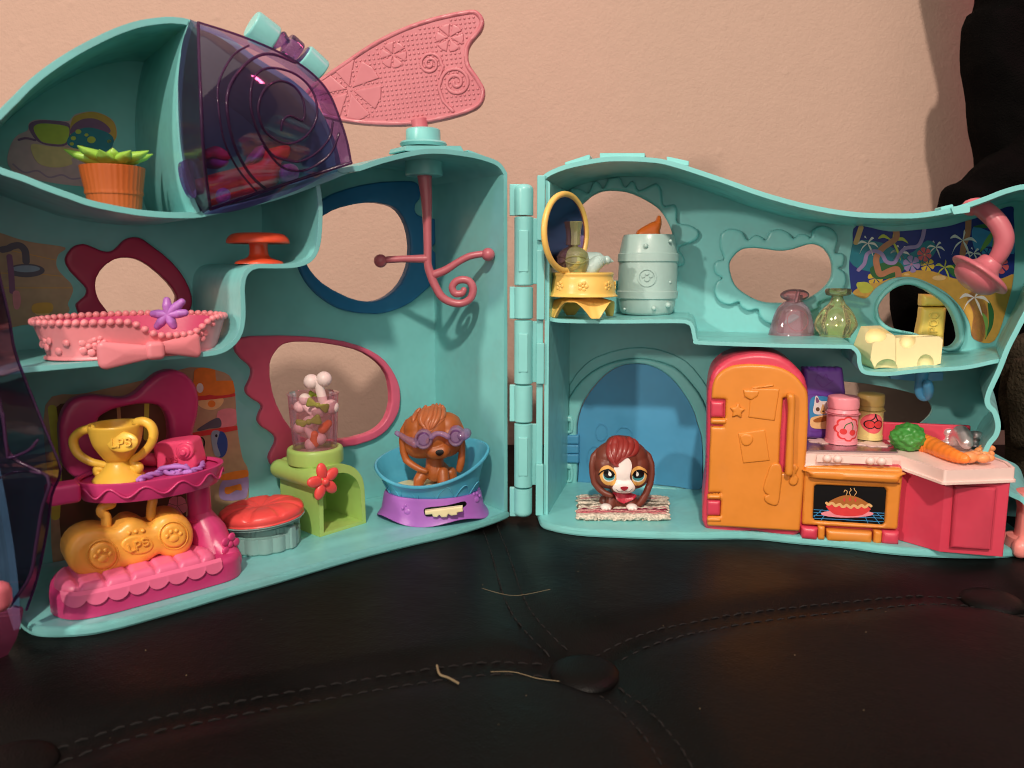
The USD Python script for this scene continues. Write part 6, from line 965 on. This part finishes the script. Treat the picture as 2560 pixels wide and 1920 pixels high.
ct = t.part('worktop', cat(ext(tp.difference(tray_in), zc0 - .62, zc0), ext(tray_in, zc0 - .2, zc0 - .06), ext(tp.buffer(.08).difference(tp.buffer(-.05)), zc0 - .68, zc0 - .56)), 'counter')
t.part('splash_back', box(xo1 + 2.9 - 3.6, .25, 1.0, (0, 0, 0), .08).apply_translation([(3.6 + xo1 + 2.9) / 2 + 1.2, 4.25, zc0 + .5]), 'kitchen_red')
hob = Polygon([tuple(wl(p, zt_)) for p in ((748, 716), (1362, 730), (1282, 648), (700, 640))]).buffer(-.05).buffer(.05); hb2 = t.part('hob', ext(hob, zc0 - .05, zc0 + .03), 'hob', ct)
for c in ((870, 662), (1195, 682)): w_ = wl(c, zt_); t.part('burner', mv(lathe([(0, .0), (1.0, .0), (1.0, .04), (0, .06)], 48, .8, .55, fn=lambda R, A, Z: (R * (1 + .16 * np.cos(A * 7)), A, Z)), (w_[0], w_[1], zc0 + .03)), 'counter', hb2)
cpn = LK.poly('H', [(812, 742), (1322, 762), (1318, 812), (808, 790)], 0, 0); t.part('control_panel', up(ext(cpn, 0, .05), float(top_pts[0][1]) - .10), 'counter', ct)
for c in ((885, 772), (955, 776), (1176, 788), (1250, 791)): x, z = LK.p('H', c, -.2); t.part('knob', ball((x, float(top_pts[0][1]) - .2, z), (.21, .2, .21), 2), 'counter', ct, smooth=True)
# chrome tap
w_ = wl((1790, 700), zt_); fa = t.part('tap', mv(blob([[(0, .5, .1, .42), (0, .45, .5, .44), (0, .1, .72, .4), (0, -.5, .66, .38), (0, -.85, .4, .32)]], .1, 8), (w_[0], w_[1] + .2, zc0)), 'chrome', smooth=60)
for p in ((1700, 668), (1880, 690)): w2 = wl(p, zt_); t.part('tap_knob', mv(lathe(round_prof([(0, 0), (.36, 0), (.36, .14), (.24, .24), (.22, .38), (.3, .52), (.25, .76), (0, .82)], 4), 24), (w2[0], w2[1], zc0)), 'chrome', smooth=60)
# on the worktop
def jar(px, y0_, kind, lid, label, bw, top, midv, capv, z_='H'):
    c = onz(z_, px, zt_ + .03); L = Loc(FC, c[0], c[1] + y0_, zt_ + .03); t = L.thing('food_jar', label, 'toy jar', group='jam jars on the worktop'); r = abs(L.p(z_, (px[0] - bw, midv))[0] - L.p(z_, (px[0] + bw, midv))[0]) / 2; h = lambda v: L.p(z_, (px[0], v))[1]; hb = h(capv)
    m = lathe(round_prof([(0, 0), (r * .93, 0), (r, .1), (r * 1.0, .26), (r * .965, .3), (r * .965, hb - .1), (r, hb - .05), (r * 1.02, hb), (0, hb)], 3), 48); t.part('jar', m, kind, smooth=50)
    sc = lathe(round_prof([(0, hb), (r * .92, hb), (r * .94, hb + .15), (r * .9, hb + .25), (r * .97, hb + .3), (r * .97, h(top) - .25), (r * .85, h(top) - .06), (0, h(top))], 3), 64); t.part('lid', sc, lid, smooth=50); return t, L, m, r
t1, L1, m1, r1 = jar((1010, 682), .62, 'jar_pink', 'jar_pink', 'pink jam jar with pink lid and cherry print', 103, 342, 560, 462)
lp = drape(m1, unary_union([L1.ell('H', (1030 + 52 * math.cos(k * .7854), 575 + 54 * math.sin(k * .7854)), 32, 32, -r1) for k in range(8)] + [L1.ell('H', (1030, 575), 60, 60, -r1)]), .012, .06); lb1 = t1.part('label', lp, 'ink_red'); t1.part('label_centre', drape(m1, unary_union([L1.ell('H', (1030 + 45 * math.cos(k * .7854), 575 + 47 * math.sin(k * .7854)), 27, 27, -r1) for k in range(8)] + [L1.ell('H', (1030, 575), 55, 55, -r1)]), .018, .06), 'ink_rose', lb1)
for c in ((998, 592), (1058, 600)): t1.part('cherry', drape(m1, L1.ell('H', c, 22, 20, -r1), .026, .04), 'ink_red', lb1)
for ps in ([(1000, 575), (1015, 545), (1050, 530)], [(1058, 582), (1060, 555), (1050, 530)]): t1.part('stalk', drape(m1, LineString(smooth_line(L1.ps('H', ps, -r1), 5, False)).buffer(.025), .026, .04), 'ink_green', lb1)
t2, L2, m2, r2 = jar((1200, 655), .68, 'jar_yellow', 'jar_lid', 'cream yellow jam jar with brown lid and red cherry print', 88, 325, 560, 442)
lb2 = t2.part('label', drape(m2, L2.ell('H', (1200, 538), 68, 68, -r2), .012, .06), 'ink_coral')
for c in ((1178, 545), (1232, 545)): t2.part('cherry', drape(m2, L2.ell('H', c, 30, 26, -r2).buffer(.03), .018, .04), 'ink_black', lb2); t2.part('cherry', drape(m2, L2.ell('H', c, 27, 24, -r2), .026, .04), 'ink_red', lb2)
for ps in ([(1180, 520), (1205, 500), (1212, 475)], [(1228, 520), (1218, 500), (1212, 475)]): t2.part('stalk', drape(m2, LineString(smooth_line(L2.ps('H', ps, -r2), 5, False)).buffer(.03), .026, .04), 'ink_black', lb2)
c = onz('H', (820, 632), zt_ + .02); LB2 = Loc(FC, c[0], c[1] + .1, zt_ + .02); t = LB2.thing('treat_bag', 'flat purple pet food bag with a printed white puppy face and pie', 'toy bag')
bg = [(722, 160), (735, 150), (750, 160), (765, 152), (780, 160), (800, 152), (820, 162), (840, 152), (860, 160), (880, 152), (900, 160), (920, 154), (940, 160), (960, 154), (985, 160), (995, 240), (1005, 320), (1000, 500), (990, 640), (735, 632)]
bm_ = LB2.puff('H', bg, 0, .2, .35, 0, .12); t.part('bag', bm_, 'bag_purple', smooth=50)
def dp(ps, mt, off, nm, n=4): t.part(nm, drape(bm_, LB2.poly('H', ps, -.1, n), off, .06), mt)
dp([(765, 380), (800, 350), (900, 360), (930, 420), (940, 500), (900, 560), (780, 560), (760, 470)], 'ink_sky', .012, 'sky_print'); dp([(800, 350), (815, 352), (832, 380), (880, 382), (905, 375), (908, 400), (920, 430), (905, 465), (860, 472), (800, 470), (783, 445), (790, 410)], 'ink_white', .02, 'puppy_print'); dp([(802, 358), (815, 362), (826, 385), (806, 395)], 'ink_plum', .026, 'ear_print', 3); dp([(850, 400), (862, 425), (870, 460), (850, 470), (832, 460), (840, 425)], 'ink_crust', .026, 'muzzle_print')
for c in ((815, 437), (888, 437)): t.part('eye_print', drape(bm_, LB2.ell('H', c, 13, 14, -.1), .03, .04), 'ink_brown')
t.part('nose_print', drape(bm_, LB2.ell('H', (851, 450), 8, 5, -.1), .034, .04), 'ink_black'); dp([(765, 505), (800, 485), (900, 475), (910, 500), (905, 560), (860, 570), (775, 560)], 'ink_cream', .028, 'pie_print'); dp([(785, 510), (830, 490), (895, 482), (890, 505), (850, 522), (800, 525)], 'ink_pie', .034, 'filling_print')
for ps in ([(800, 240), (820, 205), (850, 230), (870, 200), (890, 240), (920, 245), (890, 265), (850, 290), (820, 262), (800, 240)], [(745, 345), (800, 335), (860, 350), (930, 335), (1000, 345)], [(745, 580), (800, 590), (870, 575), (940, 592), (990, 580)]): t.part('print_line', drape(bm_, LineString(smooth_line(LB2.ps('H', ps, -.1), 4, False)).buffer(.02), .01, .05), 'ink_purple')
# carrot and bread
cz = zt_ + .28; P3 = lambda p, dz=0: onz('N', p, cz + dz); t = Thing('toy_carrot', 'orange toy carrot with bushy green top lying on the pink worktop', 'toy carrot', P3((1450, 720)))
cp_ = smooth_line(np.array([P3((1265, 650)), P3((1340, 670)), P3((1450, 720)), P3((1560, 765)), P3((1650, 790))]), 12, False); k_ = np.linspace(0, 1, len(cp_)); cr = .50 * (1 - .55 * k_ ** 1.3) * (1 + .03 * np.sin(k_ * 60)); cr[0] *= .8
t.partw('root', tube(cp_, cr, 20, True, 1), 'carrot_toy', smooth=60); t.partw('stem', tube([P3((1200, 620), .1), P3((1255, 645), .05)], [.26, .3], 12), 'greens', smooth=60)
gb = ball((0, 0, 0), 1.0, 4); v = gb.vertices; nn_ = meshkit.noise(v * 4.2, 5); gb.vertices = v * (1 + .26 * (nn_ - .5))[:, None] * [.86, .8, .72]; t.partw('greens', mv(gb, P3((1105, 590), .28)), 'greens', smooth=60)
t = Thing('toy_bread', 'clump of shiny tan bread rolls at the end of the carrot', 'toy bread', P3((1780, 780)))
for p, r in (((1690, 775), .32), ((1740, 760), .3), ((1800, 715), .24), ((1840, 690), .25), ((1890, 690), .2), ((1830, 745), .25), ((1880, 740), .2), ((1820, 785), .26), ((1875, 780), .22)): t.partw('roll', ball(P3(p, .02), (r * 1.25, r, r * .85), 2), 'bread', smooth=True)
# --- toys behind the purple bubble
zu = FL.px('F', (560, 437), 0)[1] + .2; L = Loc(FL, FL.px('Q', (800, 560), 1.0)[0], 1.0, zu); t = L.thing('toy_car', 'red toy car with purple wheels behind the smoky bubble window', 'toy car')
t.part('body', L.puff('Q', [(200, 440), (330, 400), (455, 400), (500, 340), (740, 285), (960, 235), (1045, 190), (1050, 110), (1100, 60), (1330, 10), (1375, 70), (1340, 180), (1260, 230), (1240, 380), (1200, 500), (900, 620), (500, 720), (240, 640), (190, 540)], 0, .35, 2.2, 3, .2), 'car_red', smooth=60); t.part('seat_gap', L.puff('Q', [(880, 220), (960, 80), (1040, 10), (1080, 80), (1040, 180)], .1, .2, .6, 3, .2), 'ink_plum')
for c, r in (((570, 620), 92), ((1370, 350), 112)): w_ = t.part('wheel', up(puff(L.ell('Q', c, r, r * 1.05, -.4), .15, .5, .12), -.38), 'wheel', smooth=60); t.part('hub', up(puff(L.ell('Q', c, r * .5, r * .5, -.5), .08, .1, .1), -.5), 'wheel', w_)
L = Loc(FL, FL.px('Q', (530, 150), 3.0)[0], 3.0, zu + .6); t = L.thing('pink_toy', 'bright pink toy piece behind the car in the bubble room', 'toy piece'); t.part('piece', L.puff('Q', [(420, 40), (470, 20), (560, 50), (640, 120), (655, 180), (560, 190), (440, 150), (380, 180), (330, 100)], 0, .3, 1.0, 4, .15), 'camera_pink', smooth=60); t.part('piece_base', L.puff('Q', [(420, 170), (560, 185), (640, 200), (600, 270), (480, 280), (400, 240)], .1, .2, .8, 4, .15), 'wheel', smooth=60)
# --- right edge: pink toy stand
c = onz('M', (905, 1390), 0.02); L = Loc(FC, c[0], c[1] + .9, .02); t = L.thing('toy_pedestal', 'salmon pink toy pedestal cut off by the right edge of the picture', 'toy pedestal'); X = lambda p: L.p('M', p); x_ = X((905, 1000))[0]; hz = lambda v: X((905, v))[1]; kx = abs(X((780, 1000))[0] - X((905, 1000))[0])
t.part('column', mv(lathe(round_prof([(0, hz(1300)), (kx * .9, hz(1240)), (kx * .84, hz(1200)), (kx * .82, hz(1050)), (kx * .88, hz(1000)), (kx, hz(960)), (kx, hz(925)), (kx * .85, hz(910)), (0, hz(910))], 4), 36), (x_, 0, 0)), 'stand_pink', smooth=50)
for k in range(5): a = math.radians(-150 + k * 72); t.part('foot', mv(hull((0, 0, hz(1240), .5), (kx * 1.0 * math.cos(a), kx * 1.0 * math.sin(a), hz(1270), .42), (kx * 1.05 * math.cos(a), kx * 1.05 * math.sin(a), .34, .36)), (x_, 0, 0)), 'stand_pink', smooth=60)
tm_ = t.part('base_ring', mv(lathe([(0, hz(1330)), (kx * 1.2, hz(1330)), (kx * 1.28, hz(1280)), (kx * 1.2, hz(1225)), (kx * .9, hz(1215)), (0, hz(1215))], 36), (x_, 0, 0)), 'stand_pink', smooth=50)
# --- cloth at the right
for k, h, rr, bs, bst in (('black_cloth', '060505', .9, 900., .5), ('olive_cloth', '3a342a', .95, 520., 1.0)):
    c = lin(h); M[k] = usdkit.material(stage, '/World/Looks/' + k, {'tc': ('texture_coordinate', {}), 'n': ('noise_texture', {'scale': bs, 'detail': 5.0}), 'w': ('noise_texture', {'scale': 60.0, 'detail': 3.0}), 'bp': ('bump', {'strength': bst, 'distance': .0025}), 'cr': ('rgb_ramp', {'ramp': [(.3, tuple(c * .7)), (.7, tuple(c * 1.4))]}), 'p': ('principled_bsdf', {'roughness': rr, 'specular_ior_level': .05, 'sheen_weight': .0})},
        [('tc.object', 'n.vector'), ('tc.object', 'w.vector'), ('n.fac', 'bp.height'), ('bp.normal', 'p.normal'), ('w.fac', 'cr.fac'), ('cr.color', 'p.base_color')], surface='p.BSDF')
def cloth(name, label, cat_, z_, pts, y, r, depth, mt, amp, fx, seed, parts=()):
    w0 = [C0 + ray(q(z_, p)) * (y / ray(q(z_, p))[1]) for p in pts]; L = Loc(FC, float(np.mean([w[0] for w in w0])), y, float(min(w[2] for w in w0)))
    t = L.thing(name, label, cat_)
    for nm, ps, dy, sd in [('panel', pts, 0, seed), *parts]:
        m = puff(poly(L.ps(z_, ps, dy), 4), r, depth, .5); m = m.subdivide() if len(m.faces) < 6000 else m; m.merge_vertices(); v = m.vertices.copy(); n_ = meshkit.fbm(np.c_[v[:, 0] * fx + v[:, 1] * .25, v[:, 1] * .12, v[:, 2] * .1], 4, sd) - .5
        v[:, 2] += np.where(v[:, 2] > -depth + .01, amp * n_ * 2, 0); v[:, 0] += .4 * (meshkit.noise(v * .4, sd + 3) - .5); m.vertices = v; t.part(nm, up(m, dy), mt, smooth=70)
cloth('jacket', 'black cloth jacket hanging against the wall at the upper right', 'jacket', 'U', [(640, -20), (600, 80), (566, 170), (553, 300), (549, 400), (556, 480), (575, 560), (595, 650), (605, 800), (612, 900), (640, 1080), (620, 1700), (1400, 1700), (1700, 600), (1700, -3400), (900, -3400), (600, -3000), (440, -2300), (430, -1500), (520, -700)], 53.0, 2.2, .6, 'black_cloth', 1.3, .22, 3,  # upper part out of view, shaped to shade the wall from the pink lamp
      [('sleeve', [(1010, 700), (880, 830), (760, 980), (640, 1080), (560, 1172), (480, 1195), (432, 1240), (398, 1345), (310, 1500), (180, 1690), (95, 1850), (95, 2050), (200, 2300), (350, 2450), (430, 2700), (900, 2800), (1400, 2700), (1500, 700)], -1.5, 8)])
cloth('throw', 'dark olive fuzzy folded throw hanging at the right behind the toy house', 'throw', 'H', [(2150, 30), (2120, 250), (2100, 420), (2140, 600), (2130, 800), (2170, 1000), (2190, 1150), (2240, 1300), (2600, 1300), (2600, -60), (2250, -60)], 46.5, 1.2, .8, 'olive_cloth', .9, .55, 12, [('fold', [(2190, 150), (2150, 350), (2160, 560), (2180, 700), (2240, 720), (2600, 700), (2600, 100), (2260, 100)], -1.4, 5)])
